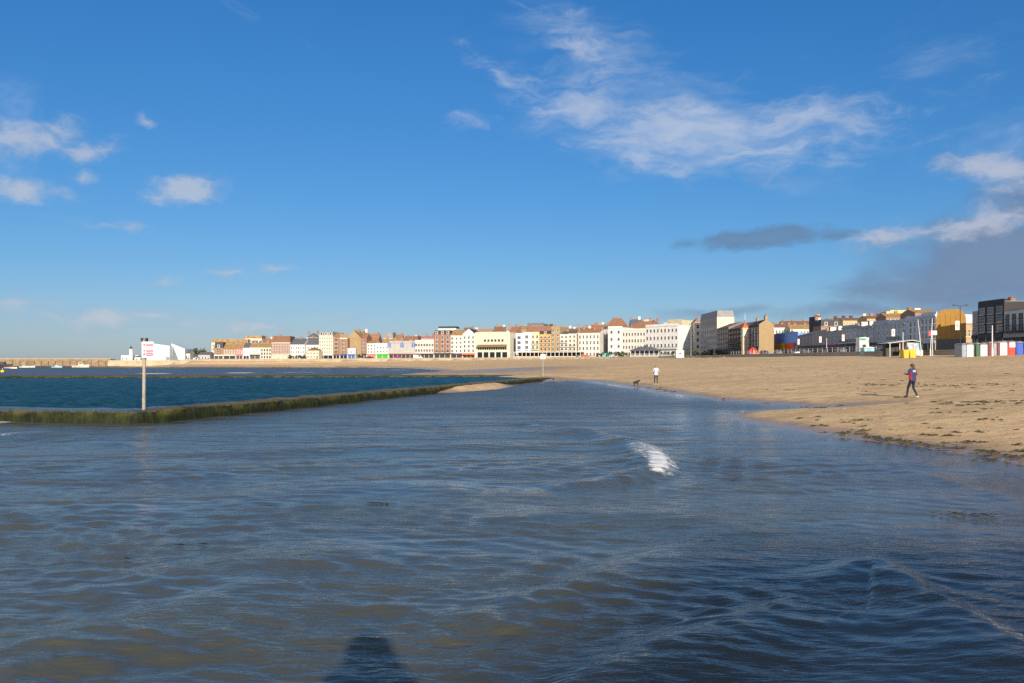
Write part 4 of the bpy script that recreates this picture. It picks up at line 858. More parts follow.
# --- houses on the hill behind the shaded terrace
def hillh(name, label, cat, x0, x1, Y, ytop, wall, **k): return bld(name, label, cat, x0, Y, x1, Y, ytop, wall, **k)
hillh(GL, 'tan roofed hillside row, farthest left above the blue arcade', cT, 772, 797, 470, 327.5, OFFW, depth=10, roof=('gable', 2.2, TILEB), floors=2, bays=8, chim=((0.2, 0.6, 1.3, BRICKO), (0.5, 0.6, 1.3, BRICKO), (0.8, 0.6, 1.3, BRICKO)))
hillh(GL, 'long cream hillside terrace in the sun, above the drab grey house', cT, 790, 816, 440, 329, CREAM, depth=10, roof=('gable', 2.6, LICHEN), floors=2, bays=8, chim=((0.3, 0.6, 1.3, BRICKO), (0.7, 0.6, 1.3, BRICKO)))
hillh(GL, 'brown roofed hillside row highest between the cream terrace and the brick tower', cT, 783, 814, 520, 324.5, BRICKO, depth=10, roof=('gable', 2.4, TILEB), floors=2, bays=8, chim=((0.1, 0.7, 1.3, BRICKR), (0.4, 0.7, 1.3, BRICKR), (0.75, 0.7, 1.3, BRICKR)))
hillh('brick_tower_house', 'tall red brick tower house with one dark side on the hill skyline', cH, 815, 821, 400, 316.5, BRICKR, depth=8, roof=('flat', 0.6, LEAD), floors=5, bays=1, sidewall=DKBRICK, chim=((0.9, 0.8, 1.4, CREAM),))
hillh(G1, 'dark slate roofed house with two white dormers beside the brick tower house', cH, 821, 841, 385, 326, BRICKO, depth=10, roof=('mansard', 3.0, DKSLATE), floors=2, bays=5, dormers=2, chim=((0.1, 0.8, 1.3, CREAM), (0.95, 0.8, 1.3, DKBRICK)))
hillh(GL, 'cream terrace with black slate chimneys left end of the sunlit hill crest', cT, 829, 846, 440, 321, CREAM, depth=10, roof=('gable', 1.6, LICHEN), floors=3, bays=5, chim=((0.6, 1.0, 1.6, DKBRICK),))
hillh(GL, 'long sunlit buff terrace on the hill crest', cT, 843, 868, 410, 320.5, M((0.58, 0.40, 0.20), name='buff_stone'), depth=11, roof=('gable', 1.6, TILEB), floors=3, bays=9, chim=((0.2, 0.8, 1.4, DKBRICK), (0.5, 0.8, 1.4, DKBRICK), (0.97, 1.0, 1.4, CREAM)))
hillh(GL, 'sunlit tan terrace with many chimneys, right of the long buff one', cT, 867, 888, 385, 318.6, M((0.56, 0.37, 0.17), name='tan_stone'), depth=11, roof=('gable', 1.6, TILEB), floors=3, bays=7, chim=((0.1, 0.8, 1.4, CREAM), (0.45, 0.8, 1.4, BRICKO), (0.8, 0.8, 1.4, DKBRICK)))
hillh(GO, 'pale yellow flat-topped block highest on the hill', cA, 890, 907, 360, 311.5, M((0.60, 0.50, 0.20), name='yellow_render'), depth=10, roof=('flat', 0.6, TILEB), floors=5, bays=5, wide=True)
hillh(G1, 'brown brick row with mixed chimneys right below the yellow block', cT, 886, 914, 345, 317, BRICKO, depth=10, roof=('gable', 1.8, LICHEN), floors=3, bays=8, chim=((0.25, 0.6, 1.3, CREAM), (0.55, 0.6, 1.3, BRICKO), (0.9, 0.4, 1.3, BRICKR)))
hillh(GL, 'golden brown roof and white gable end behind the tallest bluish terrace house', cT, 915, 938, 290, 312.5, BRICKO, depth=11, roof=('gable', 1.4, LICHEN), floors=4, bays=6, chim=((0.1, 0.4, 1.3, BRICKR), (0.42, 0.2, 2.0, TRIM)))
hillh(GL, 'low tan house half hidden between gold pavilion and black hotel', cT, 964, 974, 190, 324, M((0.40, 0.28, 0.14), name='tan_render'), depth=9, roof=('gable', 1.0, LICHEN), floors=2, bays=3)
# unseen block added behind the camera, roof outline shaped to shade the shallows
hz0 = -60.0
off = empty('seafront_hotel', (31.5, hz0, 4.2 - 4.2), 0, 'large hip roofed block added out of view behind the beach to shade the shallows', 'hotel')
b = MB(); b.box(-22.6, 22, -12, 0, -1, 21.0, 0); b.build('wall', OFFW, off)
b = MB(); A_ = [(-23, -12.2, 21.003), (22, -12.2, 21.003), (22, 0.2, 21.003), (-23, 0.2, 21.003)]; r1, r2 = (-17.1, -6, 25.7), (17.5, -6, 25.7)
b.poly([A_[0], A_[1], r2, r1]); b.poly([A_[1], A_[2], r2]); b.poly([A_[2], A_[3], r1, r2]); b.poly([A_[3], A_[0], r1]); b.poly(A_[::-1]); b.build('roof', SLATE, off)
wm = window_mesh(1.2, 1.8, TRIM, 'sash')
for f in range(5):
    for k in range(12): link_mesh('window', wm, off, (20 - 3.5 * k, 0.004, 1.2 + 3.8 * f), math.pi)

# more roofs of the old town showing over the front row
rb = random.Random(77)
for i, (px, up_h, w_) in enumerate([(268, 2.0, 9), (312, 3.2, 12), (362, 2.8, 10), (398, 5.0, 9), (412, 2.6, 12), (428, 2.2, 12), (452, 4.2, 10), (468, 3.6, 9), (500, 3.6, 12), (512, 5.0, 10), (523, 4.2, 9), (548, 5.5, 8), (566, 3.4, 11), (583, 3.6, 11), (600, 5.0, 12), (622, 6.5, 10), (637, 6.8, 12), (655, 3.2, 10), (688, 6.0, 7)]):
    Yb = fy(px, 44 + rb.uniform(0, 26)); top = float(np.interp(px, [200, 290, 330, 345, 370, 400, 430, 450, 480, 520, 560, 600, 640, 660, 690], [346, 341, 336, 333.5, 339, 341, 341, 335, 332.5, 333, 333, 330, 328.5, 324.5, 333])) - up_h * 0.8
    br_ = i % 3 != 1
    wall_ = [BRICKO, OFFW, STOCK, BRICKP, CREAM][i % 5]; half = w_ * 0.5
    hillh('old_town_house', 'brown tiled roof with chimneys peeping over the far seafront row' if br_ else 'grey slate roof with chimneys peeping over the far seafront row', cH, px - half, px + half, Yb, top + 1.6, wall_, depth=9,
          roof=(['gable', 'hip', 'gable_front', 'gable'][i % 4], rb.uniform(2.0, 3.4), [TILEO, SLATE, TILEB][i % 3]), floors=4, bays=max(2, int(w_ / 3)), chim=((rb.uniform(0.05, 0.3), rb.uniform(0.6, 1.4), 1.3, BRICKO), (rb.uniform(0.7, 0.95), rb.uniform(0.6, 1.4), 1.3, [OFFW, BRICKR][i % 2])),
          group='brown roofs behind the seafront row' if br_ else 'grey roofs behind the seafront row')
# ------------------------------------------------------------------ sea wall, harbour, promenade furniture
def ground_hit(px, py):
    lo, hi = 3.0, 900.0
    Ys = np.concatenate([np.arange(5, 150, 0.05), np.arange(150, 900, 1.0)])
    X = (px - 512) * Ys / F; Zr = H + (YH - py) * Ys / F
    zt = np.maximum(terrain_z(X, Ys), 0.0); k = np.argmax(Zr <= zt)
    return float(X[k]), float(Ys[k]), float(zt[k])
def on(px, Y): x = wx(px, Y); return (x, Y, tz(x, Y))

def sea_wall():
    b = MB(); n = len(WALL); pts = [Vector((w[0], w[1])) for w in WALL]; up_, dn = [], []
    V = []
    for i, p in enumerate(pts):
        t = (pts[min(i + 1, n - 1)] - pts[max(i - 1, 0)]).normalized(); sd = Vector((-t.y, t.x))     # towards the beach
        zt = WALL[i][3] + 0.28; zb = WALL[i][2] - 1.2
        f, r = p + sd * 0.25, p - sd * 0.35
        V += [(f.x + sd.x * 0.25, f.y + sd.y * 0.25, zb), (f.x, f.y, zt - 0.25), (f.x + sd.x * 0.12, f.y + sd.y * 0.12, zt - 0.24), (f.x + sd.x * 0.12, f.y + sd.y * 0.12, zt), (r.x, r.y, zt), (r.x, r.y, zb)]
    b.v = V
    for i in range(n - 1):
        for k in range(5): a = i * 6 + k; b.f.append((a, a + 1, a + 7, a + 6)); b.m.append(0)
    tag(b.build('promenade_wall', M((0.38, 0.32, 0.235), 0.92, 0.22, 0.25, name='pale_concrete')), 'long pale concrete sea wall along the back of the beach', 'sea wall')
sea_wall()

def stone_mat():
    m, nt, b = new_mat('quay_stone')
    tc = nt.add('ShaderNodeTexCoord').outputs['Object']
    mp = nt.mapping(tc, rot=(R(90), 0, 0))
    br = nt.add('ShaderNodeTexBrick'); nt.link(mp, br.inputs['Vector']); br.inputs['Scale'].default_value = 1.0; br.inputs['Brick Width'].default_value = 1.9; br.inputs['Row Height'].default_value = 0.7; br.inputs['Mortar Size'].default_value = 0.04
    br.inputs['Color1'].default_value = (0.34, 0.25, 0.155, 1); br.inputs['Color2'].default_value = (0.22, 0.16, 0.10, 1); br.inputs['Mortar'].default_value = (0.14, 0.11, 0.08, 1)
    n = nt.noise(nt.mapping(tc, scale=(0.25, 1, 0.6)), 1.0, 6, 0.7); c = nt.mix(nt.ramp(n, 0.45, 0.7), br.outputs['Color'], (0.17, 0.125, 0.08))
    sxx = nt.add('ShaderNodeSeparateXYZ'); nt.link(tc, sxx.inputs[0])
    c = nt.mix(nt.ramp(nt.math('ADD', sxx.outputs[2], nt.math('MULTIPLY', n, 0.6)), 1.2, 0.5), c, (0.035, 0.03, 0.02))
    nt.link(c, b.inputs['Base Color']); b.inputs['Roughness'].default_value = 0.9
    return m
QST = stone_mat()
arm = empty('harbour_wall', (-300, 470, 0), 0, 'long stone harbour arm on the left, boats moored under it', 'harbour wall')
b = MB(); b.prism([(-0.6, -2), (0.0, 3.6), (0.0, 4.35), (6, 4.35), (6, -2)], 'x', -160, 78, 0); b.build('wall', QST, arm)
b = MB()
for k in range(60): x = -158 + k * 3.95; b.box(x, x + 0.5, -0.66 + 0.0, -0.1, 0.3, 3.3, 0)
o = b.build('fender_timbers', TIMBER, arm); o['kind'] = 'stuff'
b = MB(); b.box(-160, 78, 0.003, 1.0, 4.353, 4.75, 0); b.build('parapet', M((0.42, 0.32, 0.21), 0.9, 0.25, 0.4, name='parapet_stone'), arm)
qy = empty('stone_quay', (-190, 467, 0), 0, 'low tan stone quay below the white gallery and lighthouse', 'quay')
b = MB(); b.prism([(-0.8, -2), (0.2, 2.5), (0.2, 3.3), (60, 3.3), (60, -2)], 'x', -32, 22, 0); b.build('wall', M((0.46, 0.36, 0.23), 0.9, 0.25, 0.3, name='tan_stone_quay'), qy)
b = MB(); b.box(-32, 22, 0.203, 0.8, 3.303, 3.75, 0); b.build('coping', CONC, qy)
b = MB(); b.box(-32, 22, -1.3, -0.81, -2, 0.55, 0); b.build('weedy_footing', M((0.04, 0.04, 0.02), 0.9, name='weed_dark'), qy)
QZ = 3.3
# lighthouse and the buildings at its foot
lh = empty('lighthouse', (wx(131, 480), 480, QZ), 0, 'slim white lighthouse with a dark lantern at the quay end', 'lighthouse')
b = MB(); b.smooth = False; b.tube((0, 0, 0), (0, 0, 6.4), 1.15, 0.9, 20); b.tube((0, 0, 6.4), (0, 0, 6.7), 1.25, 1.25, 20); b.build('tower', WHITE, lh)
b = MB(); b.tube((0, 0, 6.703), (0, 0, 7.7), 0.7, 0.7, 14); b.build('lantern', M((0.10, 0.13, 0.16), 0.2, name='lantern_glass'), lh)
b = MB(); b.tube((0, 0, 7.703), (0, 0, 8.4), 0.85, 0.1, 14); b.build('cap', DARK, lh)
bld('harbour_cafe', 'low cream white building at the foot of the lighthouse', 'building', 121, 485, 138.5, 485, 356, WHITE, depth=7, base=361.2, roof=('flat', 0.4, LEAD), floors=1, bays=5, win=(0.9, 1.1))
bld('harbour_shed', 'small white shed between lighthouse and sign post pole', 'shed', 134.5, 477, 143, 477, 357.2, OFFW, depth=5, base=361.2, roof=('gable', 0.8, SLATE), floors=1, bays=2, win=(0.8, 1.0))
OPAL = M((0.54, 0.60, 0.63), 0.35, 0.05, 0.3, name='opal_glass')
ga = empty('gallery', (wx(158.5, 492), 492, QZ - 0.2), 0, 'bright white angular gallery with two sloping shed roofs behind the quay', 'gallery')
def zq(y): return wz(y, 492) - QZ + 0.2
xa = lambda px: wx(px, 492) - wx(158.5, 492)
b = MB(); b.prism([(xa(143.5), -0.5), (xa(169.6), -0.5), (xa(169.6), zq(345.8)), (xa(148), zq(342.6)), (xa(143.5), zq(344.3))], 'y', 0, 16, 0); b.build('exhibition_hall', OPAL, ga)
b = MB(); b.prism([(xa(169.7), -0.5), (xa(182.5), -0.5), (xa(182.5), zq(348.6)), (xa(168.8), zq(343.2))], 'y', 3.5, 16, 0); b.build('exhibition_hall', OPAL, ga)
b = MB(); b.prism([(xa(169.9), -0.3), (xa(177), -0.3), (xa(170.3), zq(345.5))], 'y', 3.1, 3.49, 0); b.build('shade_facet', M((0.16, 0.20, 0.22), 0.25, name='shade_grey'), ga)  # grey triangle stands in for the shaded facet between the halls
b = MB(); b.box(xa(166), xa(169.4), -0.06, -0.003, 0.3, zq(357), 0); b.build('entrance_glazing', M((0.20, 0.26, 0.25), 0.2, name='green_glazing'), ga)
bld('visitor_centre', 'little tan gabled building just right of the white gallery', 'building', 183.5, 498, 190, 498, 353.5, OFFW, depth=8, base=361, roof=('gable', 2.2, SLATE), floors=1, bays=3)
bld('harbour_shed', 'grey stepped sheds at the start of the far house row', 'shed', 198, 476, 210, 476, 354.8, GREYR, depth=8, base=361, roof=('gable', 1.6, SLATE), floors=1, bays=4)
bld('harbour_shed', 'small white hut on the quay below the dark tree', 'shed', 193, 471, 198, 471, 357.8, WHITE, depth=3, base=361, roof=('gable', 0.7, SLATE), floors=1, bays=2, win=(0.6, 0.8))

# ------------------------------------------------------------------ trees and shrubs
def foliage_mat(name, a, b_):
    m, nt, b = new_mat(name); r = nt.add('ShaderNodeNewGeometry').outputs['Random Per Island']
    nt.link(nt.mix(r, a, b_), b.inputs['Base Color']); b.inputs['Roughness'].default_value = 0.75; return m
LEAF = foliage_mat('leaf_green', (0.030, 0.045, 0.012), (0.09, 0.10, 0.025)); LEAF2 = foliage_mat('leaf_olive', (0.05, 0.055, 0.015), (0.13, 0.12, 0.035)); LEAFD = foliage_mat('leaf_dark', (0.012, 0.02, 0.010), (0.045, 0.055, 0.02))
def leafy(name, label, cat, x, y, z, w, h, mat, trunk=0.0, n=420, leaf=0.35, group=None, seed=0):
    rr = random.Random(seed); root = empty(name, (x, y, z), 0, label, cat, group)
    b = MB(); clumps = [(rr.uniform(-0.42, 0.42) * w, rr.uniform(-0.3, 0.3) * w, trunk + rr.uniform(0.2, 0.82) * (h - trunk), rr.uniform(0.16, 0.32) * min(w, h)) for _ in range(11)]
    for i in range(n):
        c = rr.choice(clumps); d = Vector((rr.gauss(0, 1), rr.gauss(0, 1), rr.gauss(0, 1))).normalized() * c[3] * rr.random() ** 0.4
        p = Vector((c[0], c[1], c[2])) + d; p.z = max(p.z, trunk * 0.6 + 0.05)
        s = leaf * rr.uniform(0.5, 1.2); a = Vector((rr.gauss(0, 1), rr.gauss(0, 1), rr.gauss(0, 1))).normalized(); e = a.orthogonal().normalized(); f = a.cross(e)
        b.poly([p - e * s, p + f * s * 0.6, p + e * s, p - f * s * 0.6])
    b.build('crown', mat, root)
    t = MB(); t.tube((0, 0, -0.2), (0, 0, max(trunk, 0.3) + h * 0.15), 0.05 * h * 0.5 + 0.05, 0.03 * h * 0.5 + 0.02, 8)
    for k in range(5):
        c = clumps[k]; t.tube((0, 0, max(trunk, 0.3)), (c[0] * 0.8, c[1] * 0.8, c[2]), 0.02 * h * 0.5 + 0.02, 0.015, 6)
    t.build('trunk', TIMBER, root); return root
leafy('tree', 'dark rounded tree behind the quay, left of the far house row', 'tree', wx(199.5, 500), 500, 3.6, 8.5, 7.2, LEAF, 1.6, 700, 0.5, seed=3)
leafy('tree', 'narrow dark bush beside the white gallery', 'tree', wx(184, 505), 505, 3.6, 3.2, 6.4, LEAFD, 1.0, 350, 0.45, seed=4)
x_, y_, z_ = on(782, 420); leafy('tree', 'olive green tree on the hillside above the blue arcade', 'tree', x_, y_, z_, 9, 6.5, LEAF2, 1.2, 700, 0.5, seed=5)
x_, y_, z_ = on(790, 425); leafy('tree', 'dark tree right of the olive one above the blue arcade', 'tree', x_, y_, z_, 7, 7.5, LEAF, 1.2, 600, 0.5, seed=6)
SX = [600.5, 606, 613, 619, 625.5, 664, 669.5, 690, 697, 704, 710.5, 716, 722, 729]
for i, px in enumerate(SX):
    Y = float(np.interp(px, [600, 640, 690, 706, 730], [421, 412, 392, 360, 340])); x, y, z = on(px, Y)
    leafy('shrub', 'low green shrub in the promenade planting below the white terraces and dark block', 'shrub', x, y, z, 5.2 + (i % 3), 2.3 + 0.35 * (i % 4), [LEAF, LEAF2, LEAFD][i % 3], 0.2, 260, 0.34, 'shrubs along the promenade planting', 20 + i)
for i, (px, w) in enumerate([(291.5, 4), (297, 5), (302, 4), (360, 3)]):
    x, y, z = on(px, fy(px, -5)); leafy('shrub', ['dark shrub at the left corner of the plain white terrace', 'dark shrub below the middle of the plain white terrace', 'dark shrub below the right end of the plain white terrace', 'dark green shrub below the red brick house beside the mustard gable'][i], 'shrub', x, y, z, w, 2.6, LEAFD, 0.2, 240, 0.32, seed=60 + i)

# ------------------------------------------------------------------ boats and buoy
def boat(px, py, L, hullc, cabin, label, rz, kind='motor'):
    x, y = gp(px, py); root = empty('moored_boat', (x, y, 0), rz, label, 'boat', 'boats moored in the harbour')
    n = 9; b = MB(); rows_ = []
    for i in range(n):
        t = i / (n - 1); X = -L / 2 + L * t; hw = 0.19 * L * (1 - max(0, (t - 0.35) / 0.65) ** 2.2) * (0.82 + 0.18 * min(1, t * 4)); zt = L * (0.12 + 0.07 * t * t)
        rows_.append([(X, 0, -0.25), (X, hw * 0.75, -0.05), (X, hw, zt), (X, hw * 0.86, zt + 0.01), (X, -hw * 0.86, zt + 0.01), (X, -hw, zt), (X, -hw * 0.75, -0.05)])
    for r_ in rows_: b.v += r_
    for i in range(n - 1):
        for k in range(7): a = i * 7 + k; c = i * 7 + (k + 1) % 7; b.f.append((a, c, c + 7, a + 7)); b.m.append(1 if k == 3 else 0)
    b.f.append(tuple(range(7))); b.m.append(0); e = (n - 1) * 7; b.f.append(tuple(range(e + 6, e - 1, -1))); b.m.append(0)
    b.build('hull', [hullc, TIMBER], root)
    if cabin:
        b = MB(); z = L * 0.13; b.prism([(-L * 0.12, z), (L * 0.2, z), (L * 0.13, z + L * 0.15), (-L * 0.12, z + L * 0.16)], 'y', -L * 0.1, L * 0.1, 0); cb = b.build('cabin', cabin, root)
        b = MB(); b.prism([(-L * 0.09, z + L * 0.07), (L * 0.15, z + L * 0.07), (L * 0.11, z + L * 0.13), (-L * 0.09, z + L * 0.13)], 'y', -L * 0.102, L * 0.102, 0); b.build('window', GLASS, cb)
    return root
BW = M((0.72, 0.70, 0.67), 0.4, name='white_hull'); BP = M((0.58, 0.36, 0.30), 0.4, name='faded_red_hull'); BB = M((0.34, 0.50, 0.66), 0.4, name='light_blue_hull'); BN = M((0.03, 0.03, 0.035), 0.5, name='black_hull')
boat(2, 367.6, 9.5, BN, BN, 'black hulled fishing boat at the left edge of the harbour', 0.1)
boat(9, 368.2, 3.6, BP, None, 'small faded red open boat beside the black fishing boat', 0.3)
boat(13.6, 368.5, 3.0, BW, None, 'tiny white open boat, second beside the black fishing boat', -0.2)
boat(24, 367.5, 4.0, BW, BW, 'white cabin boat, left of the white pair under the harbour arm', 0.2)
boat(30.5, 367.4, 4.4, BW, None, 'white open boat, right of the white pair under the harbour arm', 0.05)
boat(57, 367.6, 4.6, BB, BW, 'light blue boat alone under the middle of the harbour arm', 0.1)
boat(81, 367.4, 8.0, M((0.62, 0.50, 0.40), 0.5, name='tan_hull'), BW, 'long low tan and white boat nearest the quay', 0.02)
bx_, by_ = gp(2.5, 372.2)
bu = empty('mooring_buoy', (bx_, by_, 0), 0, 'yellow mooring buoy floating off the far pool wall', 'buoy')
b = MB(); b.ball((0, 0, 0.2), (0.45, 0.45, 0.4), 14, 9); b.smooth = True; b.build('float', M((0.75, 0.50, 0.02), 0.4, name='buoy_yellow'), bu)
b = MB(); b.tube((0, 0, 0.58), (0, 0, 0.85), 0.05, 0.05, 8); b.ball((0, 0, 0.92), 0.1, 8, 6); b.build('mooring_ring', STEEL, bu)

# ------------------------------------------------------------------ sign posts
def sign_post(px, Y, z, htop, sw, sh, label, rich, lean=0.0):
    root = empty('sign_post', (wx(px, Y), Y, z), 0, label, 'sign post')
    b = MB(); b.tube((0, 0, -0.6), (lean, 0, htop), 0.064, 0.058, 14); b.build('post', M((0.33, 0.29, 0.24), 0.75, 0.3, 2.5, name='bleached_timber'), root)
    b = MB(); b.tube((lean, 0, htop + 0.002), (lean, 0, htop + 0.03), 0.08, 0.06, 12); b.build('post_cap', TIMBER, root)
    s = MB(); x0 = lean - (0.05 if rich else sw / 2); s.box(x0, x0 + sw, -0.115, -0.085, htop - 0.08 - sh, htop - 0.08, 0)
    sb = s.build('sign_board', M((0.74, 0.72, 0.70), 0.5, 0.05, name='sign_white'), root)
    if rich:
        PK = M((0.74, 0.09, 0.22), 0.5, 0.05, name='sign_pink'); GR = M((0.30, 0.52, 0.22), 0.5, 0.1, name='sign_green'); LT = M((0.78, 0.74, 0.72), 0.5, 0.04, name='sign_lettering')
        for (a, c, m_) in ((0.09, 0.205, PK), (0.245, 0.32, None), (0.36, 0.465, PK), (0.50, 0.65, PK)):
            zt = htop - 0.08 - a * sh / 0.74; zb = htop - 0.08 - c * sh / 0.74; q = MB()
            if m_ is PK:
                q.box(x0 + sw * 0.38, x0 + sw * 0.94, -0.121, -0.1152, zb, zt, 0); q.build('warning_panel', PK, sb)
                q = MB()
                for k in range(7): q.box(x0 + sw * (0.43 + 0.065 * k), x0 + sw * (0.465 + 0.065 * k), -0.124, -0.1212, zb + (zt - zb) * 0.36, zt - (zt - zb) * 0.34, 0)
                q.build('lettering', LT, sb)
            else:
                for k in range(8): q.box(x0 + sw * (0.40 + 0.065 * k), x0 + sw * (0.435 + 0.065 * k), -0.119, -0.1152, zb + 0.015, zt - 0.015, 0)
                q.build('lettering', GR, sb)
            q = MB(); xc, zc, rr_ = x0 + sw * 0.22, (zt + zb) / 2, min(0.045, (zt - zb) * 0.42); q.tube((xc, -0.119, zc), (xc, -0.1152, zc), rr_, rr_, 16)
            q.build('warning_symbol', M((0.55, 0.14, 0.14), 0.5, name='symbol_red') if m_ is PK else GR, sb)
        for dx in (-0.085, 0.085):
            q = MB(); q.box(lean + dx - 0.028, lean + dx + 0.028, -0.06, 0.06, htop - 0.07, htop + 0.06, 0); q.build('clamp', DARK, root)
    return root
sign_post(143.6, 31.75, 0.40, wz(339.6, 31.75) - 0.40, 0.44, 0.60, 'weathered pole on the pool wall corner with a white and pink warning sign', True, 0.03)
sx_, sy_, sz_ = ground_hit(543, 376.4)
sign_post(543, sy_, sz_, wz(353.4, sy_) - sz_, 0.62, 0.62, 'thin pole with a small pale square sign at the end of the pool walls', False)

# ------------------------------------------------------------------ shelters, huts, kiosks
def shelter_long():
    xa_, Ya, xb_, Yb = 514, 449, 581, 432
    a = Vector((wx(xa_, Ya), Ya)); c = Vector((wx(xb_, Yb), Yb)); t = c - a; w = t.length; m = (a + c) / 2; z = tz(m.x, m.y)
    root = empty('promenade_shelter', (m.x, m.y, z), math.atan2(t.y, t.x), 'long low cream shelter with many white posts and dark openings along the promenade', 'shelter')
    b = MB(); b.box(-w / 2, w / 2, -0.5, 5, 2.75, 3.15, 0); b.build('roof', OFFW, root)
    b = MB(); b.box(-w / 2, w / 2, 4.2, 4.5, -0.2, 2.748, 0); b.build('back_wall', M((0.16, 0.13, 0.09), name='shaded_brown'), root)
    b = MB(); b.box(-w / 2, w / 2, -0.4, -0.1, -0.2, 0.75, 0); b.build('front_wall', CREAM, root)
    n = 16; q = MB(); q.box(-0.12, 0.12, -0.33, -0.12, 0.753, 2.747, 0); me = q.mesh('post', [TRIM])
    for i in range(n + 1): link_mesh('post', me, root, (-w / 2 + 0.2 + (w - 0.4) * i / n, 0, 0))
shelter_long()
def shelter_hip():
    Y = 402; x, y, z = on(645.5, Y); w = 14.0
    root = empty('seaside_shelter', (x, y, z), R(-20), 'seaside shelter with a grey hipped roof and white columns before the grand hotel', 'shelter')
    b = MB(); A4 = [(-w / 2 - 0.6, -3, 3.0), (w / 2 + 0.6, -3, 3.0), (w / 2 + 0.6, 3, 3.0), (-w / 2 - 0.6, 3, 3.0)]; r0, r1_ = (-w / 2 + 4, 0, 4.9), (w / 2 - 4, 0, 4.9)
    b.poly([A4[0], A4[1], r1_, r0]); b.poly([A4[1], A4[2], r1_]); b.poly([A4[2], A4[3], r0, r1_]); b.poly([A4[3], A4[0], r0]); b.poly(A4[::-1])
    rf = b.build('roof', SLATE, root); b = MB(); b.prism([(-0.9, 4.903), (0.9, 4.903), (0, 5.9)], 'x', -0.7, 0.7, 0); b.build('cupola', SLATE, rf)
    b = MB(); b.box(-w / 2, w / 2, 0.2, 0.4, -0.2, 2.95, 0); b.build('partition', M((0.22, 0.23, 0.25), name='shelter_glazing'), root)
    b = MB(); b.box(-w / 2, w / 2, -2.6, -2.4, -0.3, 0.7, 0); b.build('low_wall', OFFW, root)
    q = MB(); q.tube((0, 0, 0.703), (0, 0, 2.99), 0.13, 0.11, 10); me = q.mesh('column', [TRIM])
    for i in range(7): link_mesh('column', me, root, (-w / 2 + 0.3 + (w - 0.6) * i / 6, -2.5, 0))
shelter_hip()
def hut(name, label, cat, x0, x1, Y, ytop, ybase, wall, doorc=None, roofc=None, depth=2.0, rh=0.25, group=None, windows=0, zb=None, legs=0.0, rz=0.0):
    xm = (wx(x0, Y) + wx(x1, Y)) / 2; w = wx(x1, Y) - wx(x0, Y) - 0.04; z = (tz(xm, Y + depth / 2) if zb is None else zb) - 0.05
    h = wz(ytop, Y) - z - rh
    root = empty(name, (xm, Y, z), rz, label, cat, group)
    b = MB(); b.box(-w / 2, w / 2, 0, depth, legs - (0.2 if not legs else 0), h, 0); b.build('wall', wall, root)
    b = MB(); b.prism([(-w / 2 - 0.04, h + 0.003), (w / 2 + 0.04, h + 0.003), (w / 2 + 0.04, h + 0.1), (0, h + rh), (-w / 2 - 0.04, h + 0.1)], 'y', -0.12, depth + 0.1, 0); b.build('roof', roofc or LEAD, root)
    if doorc is not None:
        b = MB(); dw = min(0.45, w * 0.36); b.box(-dw, dw, -0.05, -0.003, legs + 0.08, min(h - 0.12, legs + 2.05), 0); d_ = b.build('door', doorc, root)
        q = MB(); q.ball((dw * 0.7, -0.08, legs + 1.0), 0.045, 8, 6); q.build('handle', STEEL, d_)
    for k in range(windows):
        xx = -w / 2 + w * (k + 0.5) / windows; me = window_mesh(min(0.9, w / windows * 0.7), 0.8, TRIM, 'plain'); link_mesh('window', me, root, (xx, -0.003, legs + (h - legs) * 0.45))
    if legs:
        for dx in (-1, 1):
            for dy in (0.15, depth - 0.15):
                q = MB(); q.box(dx * (w / 2 - 0.15) - 0.07, dx * (w / 2 - 0.15) + 0.07, dy - 0.07, dy + 0.07, -0.3, legs - 0.003, 0); q.build('leg', TIMBER, root)
    return root
HC = {k: M(c, 0.6, 0.1, 1.5, name=k + '_hut_paint') for k, c in dict(white=(0.72, 0.70, 0.66), grey=(0.28, 0.31, 0.36), green=(0.035, 0.10, 0.06), maroon=(0.17, 0.035, 0.04), red=(0.62, 0.055, 0.04), blue=(0.03, 0.10, 0.50), deepblue=(0.03, 0.08, 0.42)).items()}
GRP = 'painted huts in a row at the right edge of the sand'
huts = [(961.8, 966.6, 'grey', 343.0, 'narrow grey hut, first from the left in the painted row'), (967, 974, 'white', 342.8, 'white hut directly left of the dark green one'), (974.3, 980.2, 'green', 342.4, 'dark green hut between two white ones'),
        (980.5, 988, 'white', 342.8, 'white hut between dark green and maroon ones'), (988.3, 993, 'maroon', 341.5, 'dark maroon hut left of the white pole'), (993.3, 996.8, 'grey', 341.5, 'slim grey hut between two maroon ones'),
        (997.1, 999.7, 'maroon', 341.2, 'very slim maroon hut touching the widest white one'), (1000, 1008, 'white', 340.6, 'widest white hut, left of the bright red one'), (1008.3, 1016, 'red', 340.6, 'bright red hut with a white notice on its upper half'),
        (1016.3, 1023.4, 'blue', 341, 'bright blue hut right of the red one'), (1023.7, 1031, 'deepblue', 341, 'deep blue hut past the right edge')]
for (x0, x1, c, yt, lab) in huts:
    if c == 'deepblue': continue
    o = hut('beach_hut', lab, 'beach hut', x0, x1, 133.0 - 0.03 * (x0 - 962), yt, 355.5, HC[c], HC[c], M((0.20, 0.20, 0.21), name='felt_roof'), 2.2, 0.28, GRP)
    if c == 'red':
        b = MB(); b.box(-0.45, 0.45, -0.075, -0.053, 1.25, 2.05, 0); nb = b.build('notice', TRIM, o)
        b = MB(); b.tube((0, -0.079, 1.72), (0, -0.0755, 1.72), 0.17, 0.17, 16); b.build('emblem', M((0.35, 0.40, 0.50), name='grey_blue_print'), nb)
hut('lifeguard_hut', 'white lifeguard hut on short legs on the sand below the side street', 'hut', 676.2, 684, 330, 350, 357.6, HC['white'], None, TRIM, 2.4, 0.3, windows=1, legs=0.45)
